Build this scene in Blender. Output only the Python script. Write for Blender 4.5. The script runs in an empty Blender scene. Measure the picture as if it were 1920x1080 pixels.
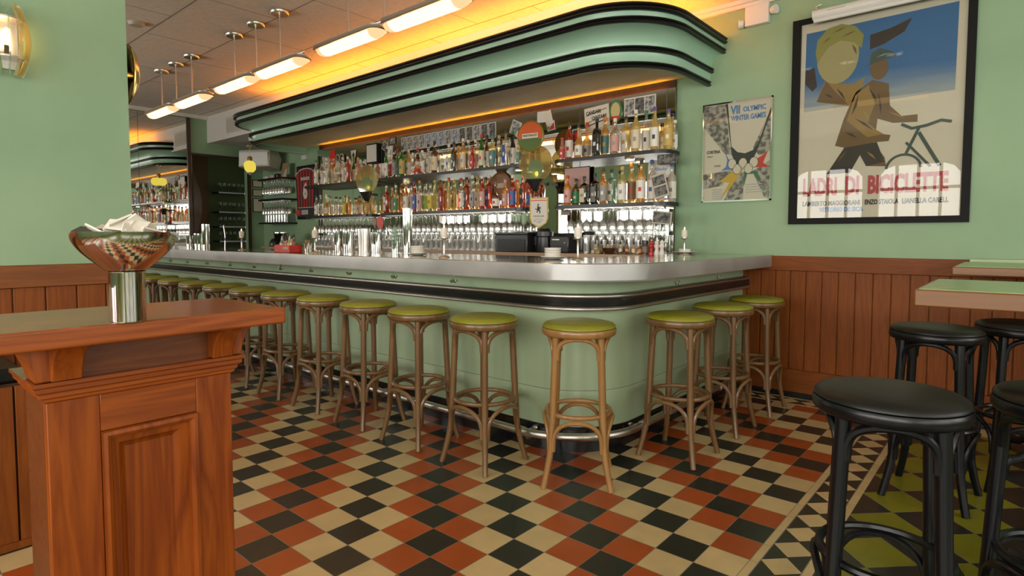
import bpy, bmesh, math, random
from math import pi, sin, cos, radians as R
from mathutils import Vector, Matrix
random.seed(7)
S = bpy.context.scene
COL = S.collection

# ------------------------------------------------------------ camera
cam = bpy.data.cameras.new('camera'); cam_o = bpy.data.objects.new('camera', cam); COL.objects.link(cam_o)
yaw, pitch = 0.71044, -0.053556
cam_o.location = (1.6437, -1.8827, 1.2)
cam_o.rotation_euler = (pi/2 + pitch, -0.0012, yaw)
cam.sensor_width = 36; cam.sensor_fit = 'HORIZONTAL'
cam.lens = 36*1103.44/1920
cam.shift_x = -(965.2-960)/1920; cam.shift_y = -(540-503.9)/1920
cam.clip_start = 0.02; cam.clip_end = 200
S.camera = cam_o
# ------------------------------------------------------------ view, world, daylight
S.view_settings.view_transform = 'Standard'
S.view_settings.look = 'None'
S.view_settings.gamma = 1
S.view_settings.exposure = 0.47
S.view_settings.use_curve_mapping = False
W_ = bpy.data.worlds.new('world'); S.world = W_; W_.use_nodes = True
bg = W_.node_tree.nodes['Background']
bg.inputs[0].default_value = (1.0, 0.97, 0.92, 1); bg.inputs[1].default_value = 1.8
S.cycles.max_bounces = 10; S.cycles.diffuse_bounces = 5; S.cycles.glossy_bounces = 5
S.cycles.transmission_bounces = 6; S.cycles.transparent_max_bounces = 24
S.cycles.caustics_reflective = False; S.cycles.caustics_refractive = False
S.cycles.sample_clamp_indirect = 6
DAY = .52
WINDOWS = []      # (name, centre, w, h, direction)  filled below with the openings of the facade
def daylight(name, loc, rot, w, h, power, colr=(1.0, 0.95, 0.885)):
    l = bpy.data.lights.new(name, 'AREA'); l.shape = 'RECTANGLE'; l.size = w; l.size_y = h
    l.energy = power*DAY; l.color = colr
    o = bpy.data.objects.new(name, l); o.location = loc; o.rotation_euler = rot; COL.objects.link(o)
    return o
# daylight coming in through each window opening (front facade y=-4.5, side facade x=5.5)
FRONT_WIN = [(-7.3, -5.9), (-5.6, -4.2), (-1.75, -0.5), (-0.35, 0.9), (1.1, 2.35), (2.6, 4.6)]
for a, b in FRONT_WIN:
    daylight('daylight_front', ((a+b)/2, -4.64, 1.75), (R(104), 0, 0), b-a-.08, 1.5, 64*(b-a))
for a, b in [(-3.9, -1.9), (-1.6, 0.4), (0.7, 2.4)]:
    daylight('daylight_side', (5.64, (a+b)/2, 1.75), (R(104), 0, R(90)), b-a-.08, 1.6, 20*(b-a))

# ------------------------------------------------------------ materials
def lin(c):
    return tuple(((v/255)/12.92 if v/255 <= .04045 else (((v/255)+.055)/1.055)**2.4) for v in c)
MATS = {}
class NT:
    def __init__(s, m): s.t = m.node_tree; s.n = s.t.nodes; s.l = s.t.links
    def node(s, typ, **kw):
        n = s.n.new(typ)
        for k, v in kw.items(): setattr(n, k, v)
        return n
    def put(s, sock, v):
        if hasattr(v, 'is_linked') or isinstance(v, bpy.types.NodeSocket): s.l.new(v, sock)
        else: sock.default_value = v
    def m(s, op, a, b=0.0, c=0.0):
        n = s.node('ShaderNodeMath', operation=op)
        s.put(n.inputs[0], a); s.put(n.inputs[1], b)
        if len(n.inputs) > 2: s.put(n.inputs[2], c)
        return n.outputs[0]
    def mix(s, f, a, b, typ='MIX'):
        n = s.node('ShaderNodeMix', data_type='RGBA', blend_type=typ)
        s.put(n.inputs[0], f)
        for i, v in ((6, a), (7, b)):
            if isinstance(v, tuple) and len(v) == 3: v = v+(1,)
            s.put(n.inputs[i], v)
        return n.outputs[2]
def base(name, color=(.5, .5, .5), rough=.5, metal=0.0, **kw):
    m = bpy.data.materials.new(name); m.use_nodes = True
    b = m.node_tree.nodes['Principled BSDF']
    b.inputs['Base Color'].default_value = tuple(color)+(1,)
    b.inputs['Roughness'].default_value = rough; b.inputs['Metallic'].default_value = metal
    for k, v in kw.items():
        k = k.replace('_', ' ')
        b.inputs[k].default_value = (tuple(v)+(1,)) if isinstance(v, tuple) else v
    MATS[name] = m
    return m, b, NT(m)
def noisy(name, color, color2, scale=4, rough=.5, stretch=(1, 1, 1), bump=0, metal=0, detail=4, contrast=(.35, .65), rough2=None, **kw):
    m, b, t = base(name, color, rough, metal, **kw)
    tc = t.node('ShaderNodeTexCoord'); mp = t.node('ShaderNodeMapping'); mp.inputs['Scale'].default_value = stretch
    t.l.new(tc.outputs['Object'], mp.inputs[0])
    nz = t.node('ShaderNodeTexNoise'); nz.inputs['Scale'].default_value = scale; nz.inputs['Detail'].default_value = detail
    t.l.new(mp.outputs[0], nz.inputs['Vector'])
    mr = t.node('ShaderNodeMapRange'); mr.inputs[1].default_value = contrast[0]; mr.inputs[2].default_value = contrast[1]
    t.l.new(nz.outputs['Fac'], mr.inputs[0])
    t.l.new(t.mix(mr.outputs[0], color, color2), b.inputs['Base Color'])
    if rough2 is not None:
        mr2 = t.node('ShaderNodeMapRange'); mr2.inputs[3].default_value = rough; mr2.inputs[4].default_value = rough2
        t.l.new(mr.outputs[0], mr2.inputs[0]); t.l.new(mr2.outputs[0], b.inputs['Roughness'])
    if bump:
        bp = t.node('ShaderNodeBump'); bp.inputs['Strength'].default_value = bump; bp.inputs['Distance'].default_value = .01
        t.l.new(nz.outputs['Fac'], bp.inputs['Height']); t.l.new(bp.outputs[0], b.inputs['Normal'])
    return m
def wood(name, c1, c2, axis='z', scale=9, rough=.35, coat=.3, knots=1.0):
    st = {'z': (1, 1, .07), 'x': (.07, 1, 1), 'y': (1, .07, 1)}[axis]
    m, b, t = base(name, c1, rough); b.inputs['Coat Weight'].default_value = coat; b.inputs['Coat Roughness'].default_value = .15; b.inputs['Specular IOR Level'].default_value = .28 if coat < .05 else .5
    tc = t.node('ShaderNodeTexCoord'); mp = t.node('ShaderNodeMapping'); mp.inputs['Scale'].default_value = st
    t.l.new(tc.outputs['Object'], mp.inputs[0])
    n1 = t.node('ShaderNodeTexNoise'); n1.inputs['Scale'].default_value = scale; n1.inputs['Detail'].default_value = 5; n1.inputs['Distortion'].default_value = .8*knots
    n2 = t.node('ShaderNodeTexNoise'); n2.inputs['Scale'].default_value = scale*9; n2.inputs['Detail'].default_value = 3
    n3 = t.node('ShaderNodeTexNoise'); n3.inputs['Scale'].default_value = 1.5
    t.l.new(mp.outputs[0], n1.inputs['Vector']); t.l.new(mp.outputs[0], n2.inputs['Vector']); t.l.new(tc.outputs['Object'], n3.inputs['Vector'])
    w = t.m('FRACT', t.m('MULTIPLY', n1.outputs['Fac'], 5.0))
    w = t.m('ABSOLUTE', t.m('SUBTRACT', w, .5))
    f = t.m('ADD', t.m('MULTIPLY', w, .9), t.m('MULTIPLY', n2.outputs['Fac'], .35))
    f = t.m('ADD', f, t.m('MULTIPLY', t.m('SUBTRACT', n3.outputs['Fac'], .5), .8))
    cl = t.node('ShaderNodeClamp'); t.l.new(f, cl.inputs[0])
    t.l.new(t.mix(cl.outputs[0], c2, c1), b.inputs['Base Color'])
    return m
def emis(name, color, strength):
    m = bpy.data.materials.new(name); m.use_nodes = True
    n = m.node_tree.nodes; n.clear()
    e = n.new('ShaderNodeEmission'); o = n.new('ShaderNodeOutputMaterial')
    e.inputs[0].default_value = tuple(color)+(1,); e.inputs[1].default_value = strength
    m.node_tree.links.new(e.outputs[0], o.inputs[0]); MATS[name] = m
    return m
def thin(name, color, gloss=.12, trans=.9, diff=None):
    """thin clear or tinted glass: see-through with a grazing reflection"""
    m = bpy.data.materials.new(name); m.use_nodes = True
    t = NT(m); t.n.clear()
    o = t.node('ShaderNodeOutputMaterial'); tr = t.node('ShaderNodeBsdfTransparent'); g = t.node('ShaderNodeBsdfGlossy')
    tr.inputs[0].default_value = tuple(color)+(1,); g.inputs['Roughness'].default_value = .04
    g.inputs[0].default_value = (1, 1, 1, 1)
    body = tr.outputs[0]
    if diff:
        d = t.node('ShaderNodeBsdfTranslucent'); d.inputs[0].default_value = tuple(diff)+(1,)
        d2 = t.node('ShaderNodeBsdfDiffuse'); d2.inputs[0].default_value = tuple(diff)+(1,)
        a = t.node('ShaderNodeMixShader'); a.inputs[0].default_value = .5
        t.l.new(d.outputs[0], a.inputs[1]); t.l.new(d2.outputs[0], a.inputs[2])
        x = t.node('ShaderNodeMixShader'); x.inputs[0].default_value = 1-trans
        t.l.new(tr.outputs[0], x.inputs[1]); t.l.new(a.outputs[0], x.inputs[2]); body = x.outputs[0]
    lw = t.node('ShaderNodeLayerWeight'); lw.inputs[0].default_value = .35
    f = t.m('ADD', t.m('MULTIPLY', lw.outputs['Facing'], .45), gloss*.4)
    mx = t.node('ShaderNodeMixShader'); t.l.new(f, mx.inputs[0]); t.l.new(body, mx.inputs[1]); t.l.new(g.outputs[0], mx.inputs[2])
    t.l.new(mx.outputs[0], o.inputs[0]); MATS[name] = m
    return m
def pane(name):
    m = bpy.data.materials.new(name); m.use_nodes = True
    t = NT(m); t.n.clear()
    o = t.node('ShaderNodeOutputMaterial'); tr = t.node('ShaderNodeBsdfTransparent'); g = t.node('ShaderNodeBsdfGlossy')
    g.inputs['Roughness'].default_value = .0; tr.inputs[0].default_value = (.97, .98, .97, 1)
    fr = t.node('ShaderNodeFresnel'); fr.inputs[0].default_value = 1.5
    f = t.m('MULTIPLY', fr.outputs[0], .5)
    mx = t.node('ShaderNodeMixShader'); t.l.new(f, mx.inputs[0]); t.l.new(tr.outputs[0], mx.inputs[1]); t.l.new(g.outputs[0], mx.inputs[2])
    t.l.new(mx.outputs[0], o.inputs[0]); MATS[name] = m
    return m

noisy('green_plaster', (.245, .385, .235), (.325, .465, .28), 1.6, .58, bump=.08, contrast=(.3, .72), detail=8)
noisy('bar_green', (.34, .44, .28), (.38, .48, .31), 1.0, .2, contrast=(.3, .7))
noisy('canopy_green', (.38, .62, .46), (.42, .66, .50), 1.2, .3, contrast=(.3, .7))
base('gloss_black', (.008, .008, .008), .3)
base('satin_black', (.012, .012, .013), .32)
base('black_metal', (.02, .02, .022), .4, .3)
noisy('bar_kick', (.006, .006, .007), (.012, .012, .013), 3, .2)
noisy('zinc', (.44, .44, .44), (.58, .58, .58), 3.5, .42, metal=.6, contrast=(.3, .7), rough2=.55, detail=7)
noisy('zinc_top', (.62, .55, .45), (.70, .64, .55), 2.5, .09, metal=1, rough2=.16, detail=6)
base('nickel', (.66, .63, .58), .32, 1)
base('chrome', (.78, .78, .78), .07, 1)
base('brass', (.75, .52, .18), .22, 1)
base('mirror', (.90, .92, .89), .015, 1)
base('seam', (.10, .11, .09), .5)
noisy('unlit_room_green', (.035, .05, .018), (.045, .06, .022), 2, .8, Specular_IOR_Level=.1)  # darkness of the unlit back room put into this green
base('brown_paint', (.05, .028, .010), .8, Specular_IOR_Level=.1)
noisy('ceiling_board', (.80, .73, .63), (.90, .83, .73), 55, .9, bump=.5, stretch=(1, .35, 1), contrast=(.3, .7))
base('ceiling_joint', (.19, .165, .13), .9)
base('white_paint', (.72, .70, .64), .6)
base('vent_white', (.60, .57, .50), .6)
noisy('underside_paint', (.70, .66, .46), (.78, .74, .52), 1.2, .5)
wood('wainscot_wood', (.30, .083, .009), (.17, .040, .004), 'z', 18, .5, .0)
wood('wainscot_rail', (.28, .078, .009), (.16, .038, .004), 'x', 18, .5, .0)
wood('rail_wood_y', (.28, .09, .018), (.16, .045, .007), 'y', 18, .42, .0)
wood('podium_wood', (.36, .086, .008), (.14, .023, .002), 'z', 16, .42, .0)
wood('podium_wood_y', (.38, .088, .008), (.15, .025, .002), 'y', 16, .26, .15)
wood('podium_dark', (.19, .055, .012), (.09, .024, .006), 'y', 20, .4, .0)
wood('bent_wood', (.23, .122, .044), (.13, .064, .022), 'z', 14, .33, .3, .3)
wood('bent_wood_warm', (.40, .21, .065), (.27, .13, .038), 'z', 14, .3, .4, .3)
wood('table_edge', (.27, .115, .032), (.17, .068, .018), 'x', 10, .4, .2)
wood('dark_wood', (.07, .028, .010), (.035, .014, .006), 'z', 8, .35, .3)
wood('pale_counter', (.50, .34, .22), (.42, .28, .18), 'x', 6, .4, .2)
noisy('seat_green', (.21, .215, .008), (.24, .235, .012), 9, .34, contrast=(.3, .7))
noisy('seat_olive_side', (.23, .25, .012), (.26, .28, .02), 9, .36)
noisy('seat_black', (.004, .004, .004), (.007, .007, .006), 14, .38, contrast=(.3, .7), Specular_IOR_Level=.32)
base('black_lacquer', (.003, .0034, .005), .3, Specular_IOR_Level=.4)
base('laminate_green', (.30, .42, .17), .22)
base('lime_wax', (.80, .74, .66), .5, Subsurface_Weight=.2)
emis('flame', (1.0, .62, .22), 14)
emis('lamp_glow', (1.0, .66, .30), 2.3)
emis('lamp_glow_dim', (1.0, .52, .26), 1.0)
emis('led_amber', (1.0, .285, .006), 24)
emis('led_amber_low', (1.0, .36, .012), 24)
emis('led_shelf', (1.0, .66, .34), 16)
emis('led_warm', (1.0, .78, .48), 12)
emis('filament', (1.0, .55, .18), 30)
emis('pendant_glow', (.95, .74, .10), .62)
thin('clear_glass', (.95, .97, .95), .35)
thin('hazy_glass', (.96, .97, .95), .55, .72, (.92, .90, .85))
thin('amber_shade', (.96, .80, .42), .6, .72, (.95, .72, .34))
thin('green_glass_plate', (.80, .92, .70), .5, .6, (.55, .75, .48))
thin('dim_glass', (.85, .88, .84), .0, .97, (.3, .3, .28))  # dimmer glass for the back room, its gloom put into the tint
pane('picture_glass')
base('cream_paper', (.72, .64, .50), .6)
base('white_paper', (.72, .68, .60), .6)
base('grey_photo', (.16, .15, .13), .5)
base('photo_light', (.46, .45, .42), .5)
base('photo_blue', (.40, .45, .52), .5)
base('ceramic', (.80, .76, .68), .25)
base('white_plastic', (.75, .74, .70), .4)
base('beige_plastic', (.52, .47, .38), .5)
base('red_plastic', (.62, .035, .02), .35)
base('ink_black', (.02, .02, .02), .6)
base('ink_red', (.52, .06, .07), .6)
base('ink_blue', (.09, .25, .55), .6)
base('black_frame', (.006, .006, .006), .6, Specular_IOR_Level=.2)

def plain(name, c, rough=.5, metal=0):
    if name not in MATS: base(name, c, rough, metal)
    return MATS[name]

# floor: the encaustic tile pattern (tile pitch .1531 m)
def floor_material():
    m, b, t = base('tile_floor', (.5, .5, .5), .3)
    b.inputs['Coat Weight'].default_value = .15; b.inputs['Coat Roughness'].default_value = .12
    geo = t.node('ShaderNodeTexCoord'); sx = t.node('ShaderNodeSeparateXYZ'); t.l.new(geo.outputs['Object'], sx.inputs[0])
    s = .15309
    u = t.m('DIVIDE', sx.outputs[0], s); v = t.m('DIVIDE', sx.outputs[1], s)
    fu, fv = t.m('FLOOR', u), t.m('FLOOR', v)
    d = t.m('FLOORED_MODULO', t.m('ADD', fu, fv), 6.0)
    eq = lambda a, k: t.m('COMPARE', a, float(k), .1)
    isred = t.m('MAXIMUM', eq(d, 1), eq(d, 3)); isblk = t.m('MAXIMUM', eq(d, 2), eq(d, 5))
    cream, red, black, green = (.55, .405, .20), (.35, .066, .011), (.015, .017, .013), (.18, .175, .008)
    grout = (.20, .17, .13)
    c = t.mix(isred, cream, red); c = t.mix(isblk, c, black)
    def edge(x, w):
        f = t.m('FRACT', x); return t.m('LESS_THAN', t.m('MINIMUM', f, t.m('SUBTRACT', 1.0, f)), w)
    c = t.mix(t.m('MAXIMUM', edge(u, .009), edge(v, .009)), c, grout)
    tri = lambda x: t.m('ABSOLUTE', t.m('SUBTRACT', t.m('FRACT', t.m('ADD', x, .5)), .5))
    def band(c0, a, along, lo, hi, off):
        # diamonds of cream on black between two plain cream strips
        mid = (lo+hi)/2
        dd = t.m('ADD', t.m('ABSOLUTE', t.m('SUBTRACT', a, mid)), tri(t.m('SUBTRACT', along, off)))
        bc = t.mix(t.m('LESS_THAN', dd, .47), black, cream)
        strip = t.m('MAXIMUM', t.m('LESS_THAN', a, lo), t.m('GREATER_THAN', a, hi))
        bc = t.mix(strip, bc, cream)
        g = t.m('MAXIMUM', t.m('COMPARE', a, lo, .012), t.m('COMPARE', a, hi, .012))
        g = t.m('MAXIMUM', g, t.m('MULTIPLY', strip, edge(along, .008)))
        g = t.m('MAXIMUM', g, t.m('COMPARE', a, lo-.2, .010))
        return t.mix(g, bc, grout)
    bw = band(None, v, u, 17.12, 18.02, .5)
    bw = t.mix(t.m('GREATER_THAN', v, 18.2), bw, black)
    c = t.mix(t.m('GREATER_THAN', v, 16.92), c, bw)
    br = band(None, u, v, 6.2, 7.12, .2)
    c = t.mix(t.m('MULTIPLY', t.m('GREATER_THAN', u, 6.0), t.m('LESS_THAN', v, 18.2)), c, br)
    p = t.m('DIVIDE', t.m('SUBTRACT', u, 8.22), 1.86); q = t.m('DIVIDE', t.m('SUBTRACT', v, 8.12), 1.86)
    dd = t.m('ADD', tri(p), tri(q))
    gc = t.mix(t.m('LESS_THAN', dd, .5), black, green)
    gc = t.mix(t.m('COMPARE', dd, .5, .006), gc, grout)
    c = t.mix(t.m('MULTIPLY', t.m('GREATER_THAN', u, 7.33), t.m('LESS_THAN', v, 17.0)), c, gc)
    # wear and per tile variation
    cm = t.node('ShaderNodeCombineXYZ'); t.l.new(fu, cm.inputs[0]); t.l.new(fv, cm.inputs[1])
    wn = t.node('ShaderNodeTexWhiteNoise'); t.l.new(cm.outputs[0], wn.inputs[0])
    nz = t.node('ShaderNodeTexNoise'); nz.inputs['Scale'].default_value = 9; nz.inputs['Detail'].default_value = 6
    t.l.new(geo.outputs['Object'], nz.inputs['Vector'])
    k = t.m('ADD', t.m('MULTIPLY', wn.outputs[0], .14), t.m('ADD', .74, t.m('MULTIPLY', nz.outputs['Fac'], .36)))
    cmb = t.node('ShaderNodeVectorMath', operation='SCALE'); t.l.new(c, cmb.inputs[0]); t.l.new(k, cmb.inputs['Scale'])
    t.l.new(cmb.outputs[0], b.inputs['Base Color'])
    r = t.m('ADD', .22, t.m('MULTIPLY', nz.outputs['Fac'], .2)); t.l.new(r, b.inputs['Roughness'])
floor_material()

# ------------------------------------------------------------ mesh helpers
class M:
    def __init__(s): s.v = []; s.f = []; s.mi = []
    def add(s, vs, fs, mi=0):
        o = len(s.v); s.v += [tuple(x) for x in vs]; s.f += [tuple(i+o for i in f) for f in fs]; s.mi += [mi]*len(fs); return s
    def box(s, x0, x1, y0, y1, z0, z1, mi=0):
        if x0 > x1: x0, x1 = x1, x0
        if y0 > y1: y0, y1 = y1, y0
        if z0 > z1: z0, z1 = z1, z0
        v = [(x0, y0, z0), (x1, y0, z0), (x1, y1, z0), (x0, y1, z0), (x0, y0, z1), (x1, y0, z1), (x1, y1, z1), (x0, y1, z1)]
        return s.add(v, [(0, 3, 2, 1), (4, 5, 6, 7), (0, 1, 5, 4), (1, 2, 6, 5), (2, 3, 7, 6), (3, 0, 4, 7)], mi)
    def lathe(s, prof, c=(0, 0, 0), n=24, mi=0, rot=None, cap=True):
        vs = []; fs = []
        for r, z in prof:
            for k in range(n):
                a = 2*pi*k/n; p = Vector((r*cos(a), r*sin(a), z))
                if rot: p = rot @ p
                vs.append(p+Vector(c))
        m = len(prof)
        for i in range(m-1):
            for k in range(n):
                k2 = (k+1) % n; fs.append((i*n+k, i*n+k2, (i+1)*n+k2, (i+1)*n+k))
        if cap:
            if prof[0][0] > 1e-6: fs.append(tuple(range(n))[::-1])
            if prof[-1][0] > 1e-6: fs.append(tuple((m-1)*n+k for k in range(n)))
        return s.add(vs, fs, mi)
    def tube(s, pts, r, n=10, closed=False, mi=0, cap=True):
        pts = [Vector(p) for p in pts]; N = len(pts); rs = r if isinstance(r, (list, tuple)) else [r]*N
        vs = []; fs = []; up = None
        for i, p in enumerate(pts):
            a = pts[(i-1) % N] if (closed or i > 0) else p; b = pts[(i+1) % N] if (closed or i < N-1) else p
            d = (b-a).normalized()
            if up is None:
                up = Vector((0, 0, 1)) if abs(d.z) < .9 else Vector((1, 0, 0))
            e1 = (up-d*up.dot(d)); e1.normalize(); e2 = d.cross(e1); up = e1
            for k in range(n):
                t = 2*pi*k/n; vs.append(p+e1*rs[i]*cos(t)+e2*rs[i]*sin(t))
        for i in range(N if closed else N-1):
            for k in range(n):
                k2 = (k+1) % n; j = (i+1) % N; fs.append((i*n+k, i*n+k2, j*n+k2, j*n+k))
        if not closed and cap:
            fs.append(tuple(range(n))[::-1]); fs.append(tuple((N-1)*n+k for k in range(n)))
        return s.add(vs, fs, mi)
    def prism(s, poly, d0, d1, plane='xy', mi=0):
        n = len(poly)
        def P(a, b, c): return {'xy': (a, b, c), 'xz': (a, c, b), 'yz': (c, a, b)}[plane]
        vs = [P(a, b, d0) for a, b in poly]+[P(a, b, d1) for a, b in poly]
        fs = [tuple(range(n))[::-1], tuple(range(n, 2*n))]+[(i, (i+1) % n, (i+1) % n+n, i+n) for i in range(n)]
        return s.add(vs, fs, mi)
    def loft(s, rings, closed=False, mi=0):
        """rings: lists of points of equal length; strips between them"""
        n = len(rings[0]); vs = [p for r in rings for p in r]; fs = []
        for i in range(len(rings)-1):
            for k in range(n if closed else n-1):
                k2 = (k+1) % n; fs.append((i*n+k, i*n+k2, (i+1)*n+k2, (i+1)*n+k))
        return s.add(vs, fs, mi)
    def xf(s, mat):
        s.v = [tuple(mat @ Vector(p)) for p in s.v]; return s
    def mesh(s, name, mats, smooth=True, ang=35):
        me = bpy.data.meshes.new(name); me.from_pydata(s.v, [], s.f); me.update()
        for m in (mats if isinstance(mats, (list, tuple)) else [mats]): me.materials.append(MATS[m] if isinstance(m, str) else m)
        for p, i in zip(me.polygons, s.mi): p.material_index = i
        bm = bmesh.new(); bm.from_mesh(me); bmesh.ops.recalc_face_normals(bm, faces=bm.faces); bm.to_mesh(me); bm.free()
        if smooth:
            for p in me.polygons: p.use_smooth = True
            me.set_sharp_from_angle(angle=R(ang))
        return me
    def obj(s, name, mats, parent=None, bevel=0, smooth=True, ang=35, segs=2):
        o = bpy.data.objects.new(name, s.mesh(name, mats, smooth, ang)); COL.objects.link(o)
        if parent:
            o.parent = parent
            if parent.type == 'EMPTY' and not parent.parent:   # shapes are modelled in world coordinates unless the root sits at 0
                o.matrix_parent_inverse = Matrix.Identity(4)
        if bevel:
            b = o.modifiers.new('bevel', 'BEVEL'); b.width = bevel; b.segments = segs; b.limit_method = 'ANGLE'; b.angle_limit = R(40)
        return o
def tag(o, label, cat, group=None, kind=None):
    if label: o['label'] = label
    if cat: o['category'] = cat
    if group: o['group'] = group
    if kind: o['kind'] = kind
    return o
def thing(name, label, cat, loc=(0, 0, 0), rz=0, group=None):
    o = bpy.data.objects.new(name, None); o.empty_display_size = .1; COL.objects.link(o)
    o.location = loc; o.rotation_euler = (0, 0, rz); return tag(o, label, cat, group)
def struct(o): o['kind'] = 'structure'; return o
def dup(root, loc=None, rz=None, label=None, scale=None):
    r = root.copy(); COL.objects.link(r)
    if loc is not None: r.location = loc
    if rz is not None: r.rotation_euler = (0, 0, rz)
    if scale is not None: r.scale = scale
    if label: r['label'] = label
    for ch in root.children:
        c = ch.copy(); COL.objects.link(c); c.parent = r
        for g in ch.children:
            q = g.copy(); COL.objects.link(q); q.parent = c
    return r
def text(s, size, mat, loc, parent, name='lettering', rot=(pi/2, 0, 0), depth=.0015, fit=None, align='LEFT', height=None, shear=0, bold=0):
    cu = bpy.data.curves.new(name, 'FONT'); cu.body = s; cu.size = size; cu.extrude = depth; cu.align_x = align; cu.resolution_u = 2
    cu.offset = bold; cu.shear = shear
    o = bpy.data.objects.new(name, cu); COL.objects.link(o)
    bpy.context.view_layer.update()
    dg = bpy.context.evaluated_depsgraph_get()
    me = bpy.data.meshes.new_from_object(o.evaluated_get(dg)); bpy.data.objects.remove(o); bpy.data.curves.remove(cu)
    xs = [v.co.x for v in me.vertices]; ys = [v.co.y for v in me.vertices]
    w, h = max(xs)-min(xs), max(ys)-min(ys)
    kx = fit/w if fit else 1; ky = height/h if height else 1
    if align == 'LEFT': x0 = min(xs)
    else: x0 = (max(xs)+min(xs))/2
    for v in me.vertices: v.co.x = (v.co.x-x0)*kx; v.co.y *= ky
    me.materials.clear(); me.materials.append(MATS[mat])
    m = bpy.data.objects.new(name, me); COL.objects.link(m); m.parent = parent; m.location = loc; m.rotation_euler = rot
    return m
def arc(cx, cy, r, a0, a1, n=12): return [(cx+r*cos(R(a0+(a1-a0)*i/n)), cy+r*sin(R(a0+(a1-a0)*i/n))) for i in range(n+1)]
ORD = ['', 'first', 'second', 'third', 'fourth', 'fifth', 'sixth', 'seventh', 'eighth', 'ninth', 'tenth', 'eleventh', 'twelfth', 'thirteenth', 'fourteenth', 'fifteenth', 'sixteenth', 'seventeenth', 'eighteenth', 'nineteenth', 'twentieth', 'twenty-first', 'twenty-second', 'twenty-third', 'twenty-fourth', 'twenty-fifth', 'twenty-sixth', 'twenty-seventh', 'twenty-eighth', 'twenty-ninth', 'thirtieth', 'thirty-first', 'thirty-second', 'thirty-third', 'thirty-fourth', 'thirty-fifth', 'thirty-sixth', 'thirty-seventh', 'thirty-eighth', 'thirty-ninth', 'fortieth']

WY, FX, CZ = 2.876, -8.0, 3.05       # back wall, far wall, ceiling
RX, NY = 5.5, -4.5                   # right facade, near facade
# ------------------------------------------------------------ room shell
struct(M().box(-10.2, RX+.2, NY-.2, 4.2, -.12, 0).obj('floor', 'tile_floor', smooth=False))
m = M().box(FX-.1, RX+.2, NY-.2, WY+.1, CZ, CZ+.12)
cl = struct(m.obj('ceiling', 'ceiling_board', smooth=False))
j = M()
for y in [.66-.6*i for i in range(-2, 9)]: j.box(FX, RX, y-.003, y+.003, CZ-.0016, CZ+.004)
for i, y in enumerate([.66-.6*i for i in range(-2, 9)]):
    for k in range(12):
        x = FX+.5+k*1.22+(.61 if i % 2 else 0); j.box(x-.0015, x+.0015, y, y+.6, CZ-.001, CZ+.004)
o = j.obj('ceiling_joints', 'ceiling_joint', cl, smooth=False)
struct(M().box(-6.0, RX+.2, WY, WY+.12, 0, CZ).box(FX-.12, -6.0, WY, WY+.12, 0, CZ).obj('wall_back', 'green_plaster', smooth=False))
# far wall with the doorway opening y 1.77..2.62, z<2.46
struct(M().box(FX-.12, FX, NY, 1.77, 0, CZ).box(FX-.12, FX, 2.62, WY, 0, CZ).box(FX-.12, FX, 1.77, 2.62, 2.46, CZ).obj('wall_far', 'green_plaster', smooth=False))
# room beyond the doorway
struct(M().box(-10.0, -9.9, 1.2, 4.1, 0, 2.75).box(-10.0, FX-.12, 4.0, 4.1, 0, 2.75).obj('wall_back_room', 'unlit_room_green', smooth=False))
struct(M().box(-10.0, FX-.12, 1.2, 1.3, 0, 2.75).box(-9.9, -9.86, 1.3, 2.75, 0, 2.75).obj('wall_back_room_side', 'brown_paint', smooth=False))
struct(M().box(-10.0, FX-.12, 1.2, 4.1, 2.7, 2.8).obj('ceiling_back_room', 'unlit_room_green', smooth=False))
# facades with window openings
def facade(name, axis, at, lo, hi, wins, z0, z1, th):
    m = M()
    def bx(a, b, c, d):
        if axis == 'y': m.box(a, b, at-th, at, c, d)
        else: m.box(at, at+th, a, b, c, d)
    bx(lo, hi, 0, z0); bx(lo, hi, z1, CZ); p = lo
    for a, b in wins: bx(p, a, z0, z1); p = b
    bx(p, hi, z0, z1)
    return struct(m.obj(name, 'green_plaster', smooth=False))
facade('wall_front', 'y', NY, FX-.1, RX+.2, FRONT_WIN, 1.0, 2.5, .2)
SIDE_WIN = [(-3.9, -1.9), (-1.6, .4), (.7, 2.4)]
facade('wall_right', 'x', RX, NY, WY, SIDE_WIN, .95, 2.55, .2)
wi = 0
for a, b in FRONT_WIN:
    wi += 1; m = M(); m.box(a, a+.05, NY-.08, NY+.02, 1.0, 2.5); m.box(b-.05, b, NY-.08, NY+.02, 1.0, 2.5)
    m.box(a, b, NY-.08, NY+.02, 1.0, 1.05).box(a, b, NY-.08, NY+.02, 2.45, 2.5).box(a, b, NY-.06, NY, 2.02, 2.07)
    for q in range(1, 4): m.box(a+(b-a)*q/4-.022, a+(b-a)*q/4+.022, NY-.06, NY, 1.05, 2.45)
    for sg, xc in ((1, a), (-1, b)): m.prism([(xc, 2.46), (xc+sg*.30, 2.46), (xc+sg*.14, 2.40), (xc+sg*.05, 2.28), (xc, 2.10)], NY-.07, NY-.01, 'xz')
    struct(m.obj('window_%d' % wi, 'dark_wood', smooth=False))
for a, b in SIDE_WIN:
    wi += 1; m = M(); m.box(RX-.02, RX+.08, a, a+.05, .95, 2.55).box(RX-.02, RX+.08, b-.05, b, .95, 2.55)
    m.box(RX-.02, RX+.08, a, b, .95, 1.0).box(RX-.02, RX+.08, a, b, 2.5, 2.55).box(RX, RX+.06, (a+b)/2-.02, (a+b)/2+.02, 1.0, 2.5)
    struct(m.obj('window_%d' % wi, 'dark_wood', smooth=False))
# left partition
LX, LE = -2.08, -.79
struct(M().box(LX-.3, LX, NY, LE, 0, CZ).obj('wall_left', 'green_plaster', smooth=False))
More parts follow.
